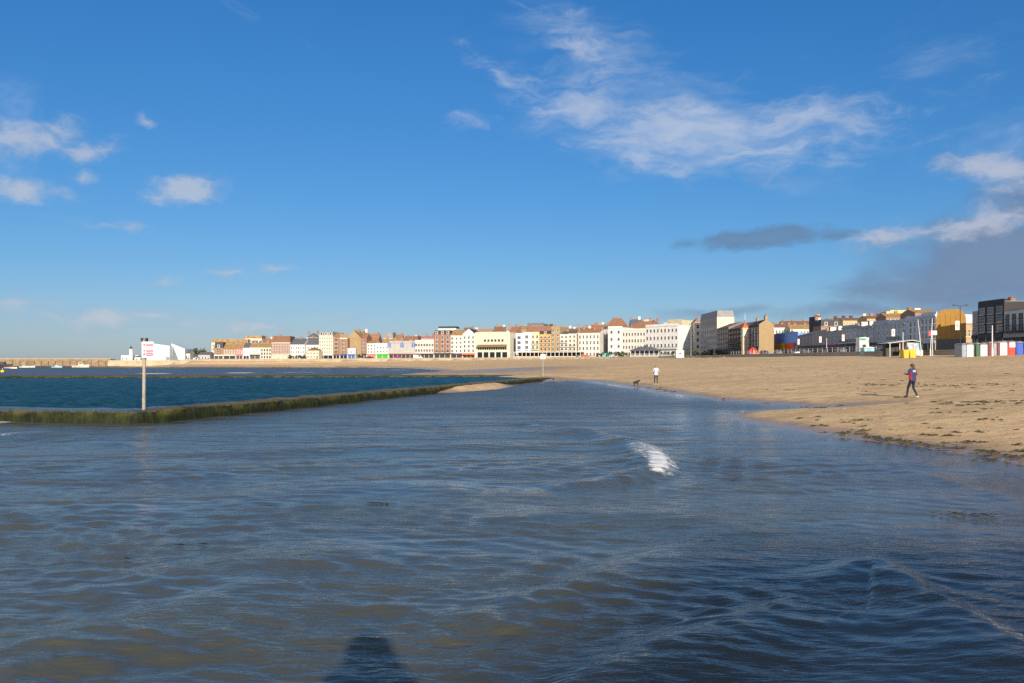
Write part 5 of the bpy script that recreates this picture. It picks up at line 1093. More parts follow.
x_, y_, z_ = on(682.2, 331.2); fl = empty('warning_light', (x_, y_, wz(350, 331.2) + 0.0), 0, 'small white dome light mast on top of the lifeguard hut', 'light mast')
b = MB(); b.tube((0, 0, -0.1), (0, 0, 1.3), 0.06, 0.05, 8); b.build('mast', STEEL, fl); b = MB(); b.ball((0, 0, 1.6), 0.38, 12, 8); b.build('dome', TRIM, fl)
hut('kiosk', 'small turquoise kiosk on the promenade below the white end house', 'kiosk', 602.3, 611, 418, 353.2, 356, M((0.06, 0.42, 0.45), 0.6, name='turquoise'), DARK, M((0.06, 0.42, 0.45), 0.6, name='turquoise'), 2, 0.3, zb=5.0)
hut('storage_box', 'white storage box on the sand right of the orange inflatable', 'storage box', 763.2, 767.3, 290, 353.8, 357.6, HC['white'], None, TRIM, 1.4, 0.15)
hut('beach_shed', 'grey green shed on the sand under the red and yellow arcade fascia', 'shed', 768, 775, 285, 352, 357.3, M((0.22, 0.30, 0.29), name='grey_green'), DARK, LEAD, 2.5, 0.4)
hut('beach_shed', 'darker green low shed right beside the grey green one', 'shed', 775.4, 782, 285, 352.8, 357.2, M((0.13, 0.22, 0.20), name='dull_green'), None, LEAD, 2.5, 0.3)
hut('kiosk', 'deep blue kiosk with a white top, left of the railings', 'kiosk', 794, 803, 250, 351.5, 356.8, M((0.06, 0.10, 0.36), name='kiosk_blue'), None, TRIM, 2.5, 0.5)
hut('kiosk', 'pale turquoise kiosk on the sand below the green and white kiosk', 'kiosk', 864, 874.5, 190, 346.8, 356, M((0.30, 0.58, 0.66), 0.6, name='pale_turquoise'), M((0.20, 0.42, 0.50), name='dim_turquoise'), TRIM, 2.2, 0.25)
o = hut('ice_cream_kiosk', 'tall white kiosk with a green sign panel above the pale turquoise kiosk', 'kiosk', 859.5, 869, 198, 337, 350, HC['white'], DARK, TRIM, 2.2, 0.3)
b = MB(); b.box(-1.0, 0.35, -0.06, -0.003, 3.0, 3.7, 0); b.build('sign_panel', M((0.02, 0.26, 0.14), 0.5, name='sign_dark_green'), o)
# hut with a painted side and a pale sloping roof
def mural_mat():
    m, nt, b = new_mat('mural_paint'); tc = nt.add('ShaderNodeTexCoord').outputs['Object']
    n1 = nt.noise(nt.mapping(tc, scale=(0.8, 0.8, 0.8)), 1.0, 3, 0.6, 0.8); n2 = nt.noise(nt.mapping(tc, loc=(4, 7, 2)), 1.3, 3, 0.6, 0.6)
    c = nt.mix(nt.ramp(n1, 0.42, 0.55), (0.20, 0.42, 0.46), (0.62, 0.55, 0.55)); c = nt.mix(nt.ramp(n2, 0.55, 0.66), c, (0.55, 0.20, 0.22))
    nt.link(c, b.inputs['Base Color']); b.inputs['Roughness'].default_value = 0.7; return m
mY = 160.0; mx = (wx(892, mY) + wx(923, mY)) / 2; mw = wx(923, mY) - wx(892, mY); mz = tz(mx, mY)
mh = empty('beach_cafe', (mx, mY, mz), 0, 'beach cafe with a pastel painted side, open dark front and pale sloping roof', 'cafe')
b = MB(); b.box(-mw * 0.02, mw / 2, 0, 4, -0.3, 2.5, 0); b.build('painted_wall', mural_mat(), mh)
b = MB(); b.box(-mw / 2, -mw * 0.021, 2.6, 4, -0.3, 2.3, 0); b.build('serving_bay', DARK, mh)
b = MB(); b.prism([(-mw / 2 - 0.9, 2.35), (mw * 0.12, 2.9), (mw / 2 + 0.1, 2.52), (mw / 2 + 0.1, 2.62), (mw * 0.12, 3.02), (-mw / 2 - 0.9, 2.45)], 'y', -0.5, 4.3, 0); b.build('roof', M((0.50, 0.56, 0.56), 0.5, name='pale_roof_sheet'), mh)
for dx in (-mw / 2 - 0.5, -mw * 0.27):
    b = MB(); b.box(dx - 0.05, dx + 0.05, -0.3, -0.2, -0.3, 2.36, 0); b.build('post', TRIM, mh)
SKY_ = M((0.72, 0.43, 0.01), 0.5, 0.08, name='skip_yellow')
def skip(x0, x1, lab):
    Y = 141.0; xm = (wx(x0, Y) + wx(x1, Y)) / 2; w = wx(x1, Y) - wx(x0, Y); z = tz(xm, Y); h = wz(350.4, Y) - z
    root = empty('yellow_container', (xm, Y, z), 0, lab, 'container', 'yellow containers on the sand')
    b = MB(); b.prism([(-w / 2 + 0.08, 0), (w / 2 - 0.08, 0), (w / 2, h), (-w / 2, h)], 'y', 0, 1.5, 0); b.build('body', SKY_, root)
    b = MB(); b.box(-w / 2 - 0.04, w / 2 + 0.04, -0.05, 1.55, h + 0.003, h + 0.1, 0); b.build('lid', SKY_, root)
    for k in (-0.5, 0, 0.5):
        q = MB(); q.box(k * w * 0.7 - 0.04, k * w * 0.7 + 0.04, -0.06, -0.003, 0.1, h - 0.1, 0); q.build('rib', SKY_, root)
skip(903.6, 909.4, 'bright yellow container on the sand, left of the pair before the beach cafe')
skip(909.8, 916.2, 'bright yellow container on the sand, right of the pair before the beach cafe')
# inflatable slide
ix, iy, iz = on(755, 288); inf = empty('inflatable_slide', (ix, iy, iz), 0, 'orange and red inflatable slide with a blue flank right of the clock tower', 'inflatable')
ORG = M((0.72, 0.20, 0.03), 0.45, 0.1, name='inflatable_orange'); REDI = M((0.62, 0.05, 0.04), 0.45, 0.1, name='inflatable_red'); BLI = M((0.05, 0.10, 0.40), 0.45, 0.1, name='inflatable_blue')
b = MB(); b.prism([(-0.6, 0), (1.7, 0), (1.7, 0.5), (-0.6, 2.9)], 'y', 0.2, 2.2, 0); b.build('slide_ramp', ORG, inf)
b = MB(); b.smooth = True
for t in [i / 8 for i in range(8)]: b.tube((-2.0 + 2.6 * t, 0.1, 2.0 + 1.4 * math.sin(math.pi * t)), (-2.0 + 2.6 * (t + 0.125), 0.1, 2.0 + 1.4 * math.sin(math.pi * (t + 0.125))), 0.32, 0.32, 10)
b.tube((-2.0, 0.1, -0.1), (-2.0, 0.1, 2.0), 0.32, 0.32, 10); b.tube((0.6, 0.1, -0.1), (0.6, 0.1, 2.0), 0.32, 0.32, 10); b.build('arch', REDI, inf)
b = MB(); b.box(-2.2, -0.62, 0.5, 2.2, 0, 1.6, 0); b.build('base', BLI, inf)
b = MB(); b.ball((-1.3, 1.2, 2.0), (0.8, 0.7, 0.7), 12, 8); b.build('cushion', REDI, inf); inf.scale = (0.95, 0.95, 0.72)

# clock tower
cx_, cy_, cz_ = on(745, 309); ct = empty('clock_tower', (cx_, cy_, cz_ - 0.2), 0, 'pale stone clock tower with a red pointed roof and flagpole', 'clock tower')
th = wz(329, 309) - cz_ + 0.2
b = MB(); b.box(-1.12, 1.12, -1.12, 1.12, -0.5, th, 0); b.build('shaft', M((0.56, 0.46, 0.33), name='clock_stone'), ct)
b = MB(); b.box(-1.3, 1.3, -1.3, 1.3, th + 0.003, th + 0.35, 0); b.box(-1.22, 1.22, -1.22, 1.22, th * 0.6, th * 0.6 + 0.3, 0); b.build('cornice', M((0.60, 0.50, 0.37), name='clock_stone_trim'), ct)
b = MB(); z = th + 0.353
for q in ((-1.25, -1.25, 1.25, -1.25), (1.25, -1.25, 1.25, 1.25), (1.25, 1.25, -1.25, 1.25), (-1.25, 1.25, -1.25, -1.25)): b.poly([(q[0], q[1], z), (q[2], q[3], z), (q[2] * 0.3, q[3] * 0.3, z + 1.6), (q[0] * 0.3, q[1] * 0.3, z + 1.6)]); b.poly([(q[0] * 0.3, q[1] * 0.3, z + 1.6), (q[2] * 0.3, q[3] * 0.3, z + 1.6), (0, 0, z + 3.0)])
rf = b.build('roof', M((0.36, 0.10, 0.06), 0.7, name='red_copper_roof'), ct)
b = MB(); b.tube((0, 0, z + 2.9), (0, 0, wz(313.5, 309) - cz_ + 0.2), 0.07, 0.04, 8); b.build('flagpole', TRIM, rf)
for s_ in (0, 1):
    b = MB()
    if s_ == 0: b.tube((0, -1.17, th * 0.78), (0, -1.123, th * 0.78), 0.75, 0.75, 24)
    else: b.tube((-1.17, 0, th * 0.78), (-1.123, 0, th * 0.78), 0.75, 0.75, 24)
    cf = b.build('clock_face', M((0.70, 0.68, 0.62), 0.5, 0.05, name='clock_white'), ct)
    b = MB()
    if s_ == 0: b.box(-0.04, 0.04, -1.19, -1.172, th * 0.78, th * 0.78 + 0.6, 0); b.box(0, 0.4, -1.19, -1.172, th * 0.78 - 0.04, th * 0.78 + 0.04, 0)
    else: b.box(-1.19, -1.172, -0.04, 0.04, th * 0.78, th * 0.78 + 0.6, 0); b.box(-1.19, -1.172, -0.4, 0, th * 0.78 - 0.04, th * 0.78 + 0.04, 0)
    b.build('clock_hands', BLACK, cf)

# ------------------------------------------------------------------ lamp posts and banners
def lamp(px, Y, ytop, label, mat, banner=None, arm=1, tilt=0.0, name='lamp_post', r=0.085):
    x, y, z = on(px, Y); h = wz(ytop, Y) - z
    root = empty(name, (x, y, z), 0, label, 'lamp post')
    b = MB(); b.tube((0, 0, -0.3), (0, 0, 1.2), r * 1.5, r * 1.4, 10); b.tube((0, 0, 1.2), (tilt, 0, h), r, r * 0.6, 10); b.build('post', mat, root)
    for s in ([1] if arm == 1 else [-1, 1] if arm == 2 else []):
        b = MB(); b.tube((tilt, 0, h - 0.05), (tilt + s * 0.9, -0.1, h + 0.15), 0.045, 0.035, 8); ab = b.build('arm', mat, root)
        b = MB(); b.prism([(-0.28, 0), (0.28, 0), (0.2, 0.14), (-0.2, 0.14)], 'y', -0.15, 0.15, 0); q = b.build('lamp_head', mat, ab, (tilt + s * 1.1, -0.1, h + 0.08))
    if banner:
        y0_, y1_, wpx = banner; z0_, z1_ = wz(y1_, Y) - z, wz(y0_, Y) - z; ww_ = wpx * Y / F
        b = MB(); b.box(-ww_ - 0.13, -0.13, -0.02, 0.02, z0_, z1_, 0); bn = b.build('banner', M((0.76, 0.66, 0.62), 0.8, 0.05, name='banner_cloth'), root)
        b = MB(); b.box(-ww_ * 0.75 - 0.13, -ww_ * 0.25 - 0.13, -0.026, -0.0203, z0_ + (z1_ - z0_) * 0.3, z0_ + (z1_ - z0_) * 0.7, 0); b.build('banner_print', M((0.72, 0.33, 0.30), 0.8, name='banner_pink'), bn)
        for zz in (z0_, z1_):
            q = MB(); q.tube((-ww_ - 0.13, 0, zz), (0, 0, zz), 0.02, 0.02, 6); q.build('banner_bar', DARK, root)
WPOST = M((0.62, 0.60, 0.57), 0.5, 0.08, name='white_post'); GPOST = M((0.26, 0.27, 0.29), 0.5, 0.1, name='grey_post')
lamp(691, 372, 324.5, 'tall thin grey lamp post in the side street gap', GPOST, r=0.16)
lamp(800, 268, 334, 'dark lamp post with a white banner nearest the blue-clad arcade', DARK, (339, 344.5, 2.0))
lamp(822, 244, 331, 'dark lamp post with a white banner behind the plain white lamp post', DARK, (336.5, 342.5, 2.4))
lamp(845, 226, 329, 'dark lamp post with a white banner left of the green and white kiosk', DARK, (334.6, 341, 2.6))
lamp(895.6, 186, 322, 'dark lamp post with a white and pink banner above the beach cafe', DARK, (329, 336.2, 3.4))
lamp(960.2, 150, 306, 'tall dark twin-headed lamp post with a pink banner before the gold pavilion', DARK, (320.8, 330, 4.2), arm=2)
lamp(826.6, 225, 338, 'plain white lamp post without banner on the promenade edge', WPOST, arm=0, name='white_pole')
lamp(903, 153, 332, 'white pole left of the leaning pole above the beach cafe', WPOST, arm=0, name='white_pole')
lamp(921, 152, 319.5, 'tall white pole leaning left above the right end of the beach cafe', WPOST, arm=0, tilt=-0.55, name='white_pole')
lamp(930.5, 152, 318.5, 'tall white pole close to the left edge of the gold pavilion', WPOST, arm=0, tilt=0.35, name='white_pole')
lamp(992.3, 129, 325.5, 'short white pole standing among the painted huts', WPOST, arm=0, name='white_pole', r=0.1)
sx_, sy_, sz_ = on(932.5, 152); rs = empty('information_board', (sx_, sy_, sz_), 0, 'small red and white information board beside the gold pavilion', 'sign')
b = MB(); b.box(-0.05, 0.05, -0.05, 0.05, -0.3, 4.2, 0); b.build('post', WPOST, rs)
b = MB(); b.box(-0.75, -0.3, -0.1, -0.053, 3.6, 4.5, 0); b.build('panel', M((0.55, 0.06, 0.06), 0.5, name='board_red'), rs); b = MB(); b.box(-0.29, 0.75, -0.1, -0.053, 3.75, 4.5, 0); b.build('panel', TRIM, rs)

# railing on the promenade edge, right-hand side
rp = [Vector((79 - 0.1 + 0.3, y)) for y in (150, 165, 180, 195, 210, 225, 240, 255, 270, 285, 300)]
rl = empty('railing', (79.2, 165, 4.4), 0, 'pale promenade railing of thin posts and two rails at the top of the sand', 'railing')
def pz(y): return float(np.interp(y, [120, 165, 210, 260, 310], [4.2, 4.4, 4.6, 4.8, 5.0])) + 0.28
def pxx(y): return float(np.interp(y, [120, 165, 210, 260, 310], [83, 79, 79, 80, 80]))
q = MB(); q.tube((0, 0, 0), (0, 0, 1.15), 0.04, 0.04, 8); me = q.mesh('post', [WPOST]); ys_ = np.arange(170, 312, 3.6)
for y in ys_: link_mesh('post', me, rl, (pxx(y) - 79.2, y - 165, pz(y) - 4.4))
for hh_ in (0.6, 1.15):
    b = MB()
    for a, c in zip(ys_[:-1], ys_[1:]): b.tube((pxx(a) - 79.2, a - 165, pz(a) - 4.4 + hh_), (pxx(c) - 79.2, c - 165, pz(c) - 4.4 + hh_), 0.03, 0.03, 6)
    b.build('rail', WPOST, rl)

# ------------------------------------------------------------------ parked vehicles on the promenade road
def car(px, Y, label, mat, L=4.2, hgt=1.45, van=False, rz=0.0, group='vehicles parked behind the sea wall'):
    x, y, z = on(px, Y); root = empty('parked_van' if van else 'parked_car', (x, y, z), rz, label, 'van' if van else 'car', group)
    h = 2.1 if van else hgt
    prof = [(-L / 2, 0.35), (L / 2, 0.35), (L / 2, 0.8), (L * 0.38, 1.0), (L * 0.3 if van else L * 0.18, h), (-L * 0.49 if van else -L * 0.28, h), (-L / 2, 1.0 if not van else h * 0.95)]
    b = MB(); b.prism(prof, 'y', -0.85, 0.85, 0); bd = b.build('body', mat, root)
    b = MB(); zt = h - 0.12
    b.prism([(-L * 0.22 if not van else L * 0.05, 1.05), (L * 0.30, 1.05), (L * 0.18 if not van else L * 0.27, zt), (-L * 0.2 if not van else L * 0.05, zt)], 'y', -0.86, 0.86, 0); b.build('side_window', GLASS, root)
    q = MB(); q.tube((0, -0.11, 0), (0, 0.11, 0), 0.32, 0.32, 14, 0); q.tube((0, -0.12, 0), (0, 0.12, 0), 0.17, 0.17, 10, 1); me = q.mesh('wheel', [BLACK, STEEL])
    for sx in (-0.32, 0.32):
        for sy in (-0.78, 0.78): link_mesh('wheel', me, root, (sx * L, sy, 0.32))
    for sy in (-0.6, 0.6):
        q = MB(); q.box(L / 2 - 0.02, L / 2 + 0.02, sy - 0.15, sy + 0.15, 0.62, 0.76, 0); q.build('headlight', TRIM, root)
CP = lambda c, n: M(c, 0.3, 0.04, name=n)
car(308, fy(308, -5), 'black car parked in front of the small yellow pub', CP((0.02, 0.02, 0.025), 'car_black'))
car(316.5, fy(316, -5), 'dark red car parked just right of the black one by the yellow pub', CP((0.22, 0.03, 0.03), 'car_dark_red'))
car(370, fy(370, -6), 'black car before the coral red shopfront', CP((0.02, 0.02, 0.025), 'car_black'))
car(398.5, fy(398, -6), 'purple car before the hall with blue arched windows', CP((0.12, 0.03, 0.20), 'car_purple'))
car(418, fy(418, -5), 'white van parked before the pink and white arcade', CP((0.68, 0.68, 0.66), 'car_white'), 5.0, van=True)
car(585.5, 431, 'bright red car beside the right end of the long shelter', CP((0.55, 0.03, 0.04), 'car_red'))
car(580.2, 433, 'black car just left of the bright red one', CP((0.02, 0.02, 0.025), 'car_black'))
car(634, 409, 'dark blue car left of the grey hipped shelter', CP((0.04, 0.05, 0.09), 'car_dark_blue'))
car(664.5, 385, 'grey car between the hipped shelter and the lifeguard hut', CP((0.20, 0.21, 0.23), 'car_grey'))
car(752.8, 171, 'white van on the promenade', CP((0.66, 0.66, 0.64), 'car_white'), 5.0, van=True) if False else None
0 and car(952, 153.5, 'white van half hidden behind the sea wall below the gold pavilion', CP((0.68, 0.68, 0.66), 'car_white'), 4.8, van=True, rz=R(60))
0 and car(959.3, 152, 'dark purple van right of the white one below the gold pavilion', CP((0.12, 0.04, 0.16), 'van_purple'), 4.8, van=True, rz=R(60))

DKC = [CP((0.02, 0.02, 0.025), 'car_black'), CP((0.05, 0.055, 0.07), 'car_slate'), CP((0.03, 0.04, 0.08), 'car_dark_blue'), CP((0.10, 0.10, 0.11), 'car_grey')]
for i, Y in enumerate((182, 190, 200, 213, 226, 240, 252, 266, 281, 296)):
    X = pxx(Y) + 3.2; px = 512 + X * F / Y
    car(px, Y, 'dark car parked along the promenade before the shaded terrace', DKC[i % 4], rz=R(90), group='dark cars along the promenade')
# ------------------------------------------------------------------ people and the dog
def skin(name, verts, edges, radii, levels=1):
    """one continuous tapered body grown from a skeleton"""
    me = bpy.data.meshes.new(name); me.from_pydata(verts, edges, []); o = bpy.data.objects.new(name, me); COL.objects.link(o)
    o.modifiers.new('skin', 'SKIN').use_smooth_shade = True
    sv = me.skin_vertices[0].data
    for i, r in enumerate(radii): sv[i].radius = r if hasattr(r, '__len__') else (r, r); sv[i].use_root = (i == 0)
    m = o.modifiers.new('sub', 'SUBSURF'); m.levels = levels; m.render_levels = levels
    dg = bpy.context.evaluated_depsgraph_get(); out = bpy.data.meshes.new_from_object(o.evaluated_get(dg))
    bpy.data.objects.remove(o); return out
def paint(me, verts, edges, mats, bone_mat):
    """give each face the material of the nearest bone"""
    for m in mats: me.materials.append(m)
    seg = [(Vector(verts[a]), Vector(verts[b])) for a, b in edges]
    for p in me.polygons:
        c = p.center; best, k = 1e9, 0
        for i, (a, b) in enumerate(seg):
            ab = b - a; t = max(0, min(1, (c - a).dot(ab) / max(1e-9, ab.length_squared))); d = (a + ab * t - c).length
            if d < best: best, k = d, i
        p.material_index = bone_mat[k]; p.use_smooth = True
    me.update()
SKIN = M((0.50, 0.30, 0.21), 0.6, 0.06, 3, name='skin')
def person(label, loc, rz, height, pose, top, legs_m, shoe_m, hair_m, cuff=None, hair_long=False, back_patch=None, shadow_bulk=False):
    k = height / 1.75
    J = dict(pelvis=(0, 0, 0.95), spine=(0, 0.0, 1.13), chest=(0, 0.01, 1.33), neck=(0, 0.02, 1.50), skull=(0, 0.035, 1.60), crown=(0, 0.03, 1.67),
             hipL=(-0.095, 0, 0.89), hipR=(0.095, 0, 0.89), shL=(-0.185, 0, 1.42), shR=(0.185, 0, 1.42))
    J.update(pose)
    for s in 'LR':
        f = pose['ankle' + s]; J.setdefault('toe' + s, (f[0] + (0.02 if s == 'R' else -0.02), f[1] + 0.15, max(0.03, f[2] - 0.05)))
    names = ['pelvis', 'spine', 'chest', 'neck', 'skull', 'crown', 'hipL', 'kneeL', 'ankleL', 'toeL', 'hipR', 'kneeR', 'ankleR', 'toeR', 'shL', 'elbowL', 'wristL', 'palmL', 'shR', 'elbowR', 'wristR', 'palmR']
    for s in 'LR':
        w, e = Vector(J['wrist' + s]), Vector(J['elbow' + s]); J.setdefault('palm' + s, tuple(w + (w - e).normalized() * 0.08))
    V = [tuple(c * k for c in J[n]) for n in names]; I = {n: i for i, n in enumerate(names)}
    E = [('pelvis', 'spine'), ('spine', 'chest'), ('chest', 'neck'), ('neck', 'skull'), ('skull', 'crown'), ('pelvis', 'hipL'), ('hipL', 'kneeL'), ('kneeL', 'ankleL'), ('ankleL', 'toeL'), ('pelvis', 'hipR'), ('hipR', 'kneeR'), ('kneeR', 'ankleR'), ('ankleR', 'toeR'),
         ('chest', 'shL'), ('shL', 'elbowL'), ('elbowL', 'wristL'), ('wristL', 'palmL'), ('chest', 'shR'), ('shR', 'elbowR'), ('elbowR', 'wristR'), ('wristR', 'palmR')]
    rad = dict(pelvis=(.155, .115), spine=(.145, .11), chest=(.165, .12), neck=.058, skull=(.082, .095), crown=(.075, .085), hipL=.095, hipR=.095, kneeL=.062, kneeR=.062, ankleL=.045, ankleR=.045, toeL=.038, toeR=.038,
               shL=.075, shR=.075, elbowL=.052, elbowR=.052, wristL=.032, wristR=.032, palmL=.036, palmR=.036)
    Ei = [(I[a], I[b]) for a, b in E]
    me = skin('person_body', V, Ei, [tuple(q * k for q in rad[n]) if hasattr(rad[n], '__len__') else rad[n] * k for n in names])
    bm_ = [0, 0, 0, 3, 3, 1, 1, 1, 2, 1, 1, 1, 2, 0, 0, 0, 3, 0, 0, 4 if cuff else 0, 3]
    paint(me, V, Ei, [top, legs_m, legs_m, SKIN, cuff or top], bm_)
    # fingers, thumb, nose and ears joined to the same body
    b = MB()
    for s in 'LR':
        p, w = Vector(J['palm' + s]), Vector(J['wrist' + s]); d = (p - w).normalized(); side_ = d.orthogonal().normalized(); curl = d.cross(side_)
        for q, (L_, off_) in enumerate(((0.070, -0.027), (0.082, -0.009), (0.076, 0.009), (0.058, 0.026))):
            a = p + side_ * off_ + d * 0.02; c = a + d * L_ * 0.55 + curl * 0.012; e = c + d * L_ * 0.35 + curl * 0.03
            b.tube(a * k, c * k, 0.0095 * k, 0.0088 * k, 7); b.tube(c * k, e * k, 0.0088 * k, 0.007 * k, 7)
        a = w + d * 0.03 + side_ * -0.03; c = a + d * 0.035 - side_ * 0.03; b.tube(a * k, c * k, 0.012 * k, 0.01 * k, 7); b.tube(c * k, (c + d * 0.03) * k, 0.01 * k, 0.008 * k, 7)
    sk = Vector(J['skull'])
    b.tube((sk + Vector((0, 0.085, 0.01))) * k, (sk + Vector((0, 0.115, -0.012))) * k, 0.012 * k, 0.014 * k, 8)
    for sx in (-1, 1):
        b.ball((sk + Vector((sx * 0.086, 0.0, 0.0))) * k, (0.012 * k, 0.022 * k, 0.032 * k), 8, 6)
        b.ball((sk + Vector((sx * 0.032, 0.083, 0.03))) * k, 0.012 * k, 8, 6)
    b.box((sk.x - 0.025) * k, (sk.x + 0.025) * k, (sk.y + 0.082) * k, (sk.y + 0.092) * k, (sk.z - 0.052) * k, (sk.z - 0.044) * k)
    bm = bmesh.new(); bm.from_mesh(me); tmp = b.mesh('t', SKIN)
    n0 = len(bm.faces); bm.from_mesh(tmp); bm.faces.ensure_lookup_table()
    for f in bm.faces[n0:]: f.material_index = 3; f.smooth = True
    bm.to_mesh(me); bm.free(); bpy.data.meshes.remove(tmp)
    o = link_mesh('person', me, None, loc, rz); tag(o, label, 'person')
    # hair: a cap round the back and top of the head
    h = MB(); h.smooth = True; h.ball((0, 0.012 * k, 1.655 * k), (0.096 * k, 0.105 * k, 0.085 * k), 16, 10); h.ball((0, -0.045 * k, 1.60 * k), (0.090 * k, 0.065 * k, 0.10 * k), 14, 9)
    if hair_long: h.ball((0, -0.07 * k, 1.50 * k), (0.06 * k, 0.045 * k, 0.12 * k), 12, 8)
    h.build('hair', hair_m, o)
    if shadow_bulk:
        q = MB(); q.smooth = True; q.ball((0, -0.05 * k, 1.58 * k), (0.19 * k, 0.15 * k, 0.20 * k), 16, 10); q.ball((0, -0.04 * k, 1.36 * k), (0.34 * k, 0.16 * k, 0.18 * k), 16, 10); q.ball((0, -0.04 * k, 1.02 * k), (0.36 * k, 0.20 * k, 0.38 * k), 16, 10); q.build('shadow_bulk', top, o)  # unseen padding added to broaden the shadow cast on the water
    # lower hem of the top, drawn over the hips
    t = MB(); t.smooth = True; n = 18; rows_ = []
    for (z, rx, ry) in ((0.84, 0.185, 0.145), (0.90, 0.188, 0.148), (1.0, 0.18, 0.14), (1.1, 0.165, 0.128)):
        rows_.append([(rx * k * math.cos(2 * math.pi * i / n), ry * k * math.sin(2 * math.pi * i / n), z * k) for i in range(n)])
    for r_ in rows_: t.v += r_
    for j in range(3):
        for i in range(n): a, c = j * n + i, j * n + (i + 1) % n; t.f.append((a, c, c + n, a + n)); t.m.append(0)
    t.build('jacket_hem', top, o)
    if back_patch:
        q = MB(); m_ = 8; W_ = 0.115
        for z in (1.30, 1.41):
            for i in range(m_ + 1): a = -1 + 2 * i / m_; q.v.append((a * W_ * k, (-0.150 + 0.03 * a * a) * k, z * k))
        for i in range(m_): q.f.append((i, i + 1, i + m_ + 2, i + m_ + 1)); q.m.append(0)
        q.build('back_print', back_patch, o)
    for s in 'LR':
        a, t_ = Vector(J['ankle' + s]), Vector(J['toe' + s]); d = (t_ - a); d.z = 0; d.normalize(); q = MB(); q.smooth = True; c = a + d * 0.06; zc = max(0.045, a.z - 0.045)
        q.ball((0, 0, 0), (0.052 * k, 0.145 * k, 0.05 * k), 14, 8); so = q.build('shoe', shoe_m[s] if isinstance(shoe_m, dict) else shoe_m, o, (c.x * k, c.y * k, zc * k), math.atan2(d.y, d.x) - math.pi / 2)
    return o
NAVY = M((0.018, 0.028, 0.105), 0.75, 0.15, 4, name='navy_cloth'); NAVYD = M((0.012, 0.014, 0.03), 0.8, 0.2, 4, name='dark_navy_trousers'); REDC = M((0.50, 0.03, 0.05), 0.7, 0.1, 4, name='red_cloth')
PALEC = M((0.46, 0.49, 0.57), 0.8, 0.06, 4, name='pale_top'); CHAR = M((0.022, 0.024, 0.032), 0.85, 0.2, 4, name='charcoal_trousers'); SHOEW = M((0.66, 0.64, 0.60), 0.6, 0.08, 5, name='white_shoe'); SHOED = M((0.05, 0.055, 0.07), 0.6, 0.1, 5, name='dark_shoe')
AUB = M((0.075, 0.03, 0.015), 0.6, 0.3, 20, name='auburn_hair'); BLON = M((0.24, 0.15, 0.07), 0.6, 0.3, 20, name='fair_hair'); PRINT = M((0.36, 0.39, 0.47), 0.7, 0.1, 10, name='pale_print')
gx_, gy_, gz_ = ground_hit(912.5, 397.6)
walker = person('person in a navy and red jacket walking away over the sand', (gx_, gy_, gz_), R(24), 34.3 * gy_ / F,
       dict(kneeL=(-0.09, 0.20, 0.50), ankleL=(-0.08, 0.27, 0.09), kneeR=(0.09, 0.03, 0.49), ankleR=(0.09, -0.22, 0.10), elbowL=(-0.30, 0.02, 1.17), wristL=(-0.30, 0.23, 1.22), elbowR=(0.28, -0.02, 1.14), wristR=(0.22, 0.22, 1.12)),
       NAVY, NAVYD, {'L': SHOED, 'R': SHOEW}, AUB, cuff=REDC, hair_long=True, back_patch=PRINT)
b = MB(); b.prism([(0.155, 0.90), (0.19, 0.90), (0.185, 1.28), (0.165, 1.28)], 'y', -0.07, 0.07, 0); b.build('side_panel', REDC, walker)
b = MB(); b.prism([(-0.155, 0.90), (-0.19, 0.90), (-0.185, 1.28), (-0.165, 1.28)], 'y', -0.07, 0.07, 0); b.build('side_panel', REDC, walker)
gx_, gy_, gz_ = ground_hit(656, 384.6)
person('person in a pale top and dark trousers standing at the water edge', (gx_, gy_, gz_), R(5), 19.6 * gy_ / F,
       dict(kneeL=(-0.11, 0.02, 0.49), ankleL=(-0.12, 0.0, 0.08), kneeR=(0.11, 0.02, 0.49), ankleR=(0.12, 0.0, 0.08), elbowL=(-0.27, 0.03, 1.15), wristL=(-0.16, 0.22, 1.08), elbowR=(0.27, 0.03, 1.15), wristR=(0.15, 0.22, 1.08)),
       PALEC, CHAR, SHOEW, BLON)
# whoever takes the picture: only their shadow is in view
slab = MB(); slab.box(-30, 11, -60, 0.7, -2, 0.66, 0); tag(slab.build('promenade', CONC), kind='structure')
person('person standing at the slab edge with a raised camera, shadow falling on the water', (-0.02, -0.22, 0.66), 0.0, 1.74,
       dict(kneeL=(-0.11, 0.02, 0.49), ankleL=(-0.13, 0.0, 0.08), kneeR=(0.11, 0.02, 0.49), ankleR=(0.13, 0.0, 0.08), elbowL=(-0.36, 0.02, 1.26), wristL=(-0.17, 0.12, 1.47), elbowR=(0.36, 0.02, 1.26), wristR=(0.17, 0.12, 1.47), palmL=(-0.13, 0.14, 1.53), palmR=(0.13, 0.14, 1.53)),
       NAVY, CHAR, SHOED, AUB, shadow_bulk=True)
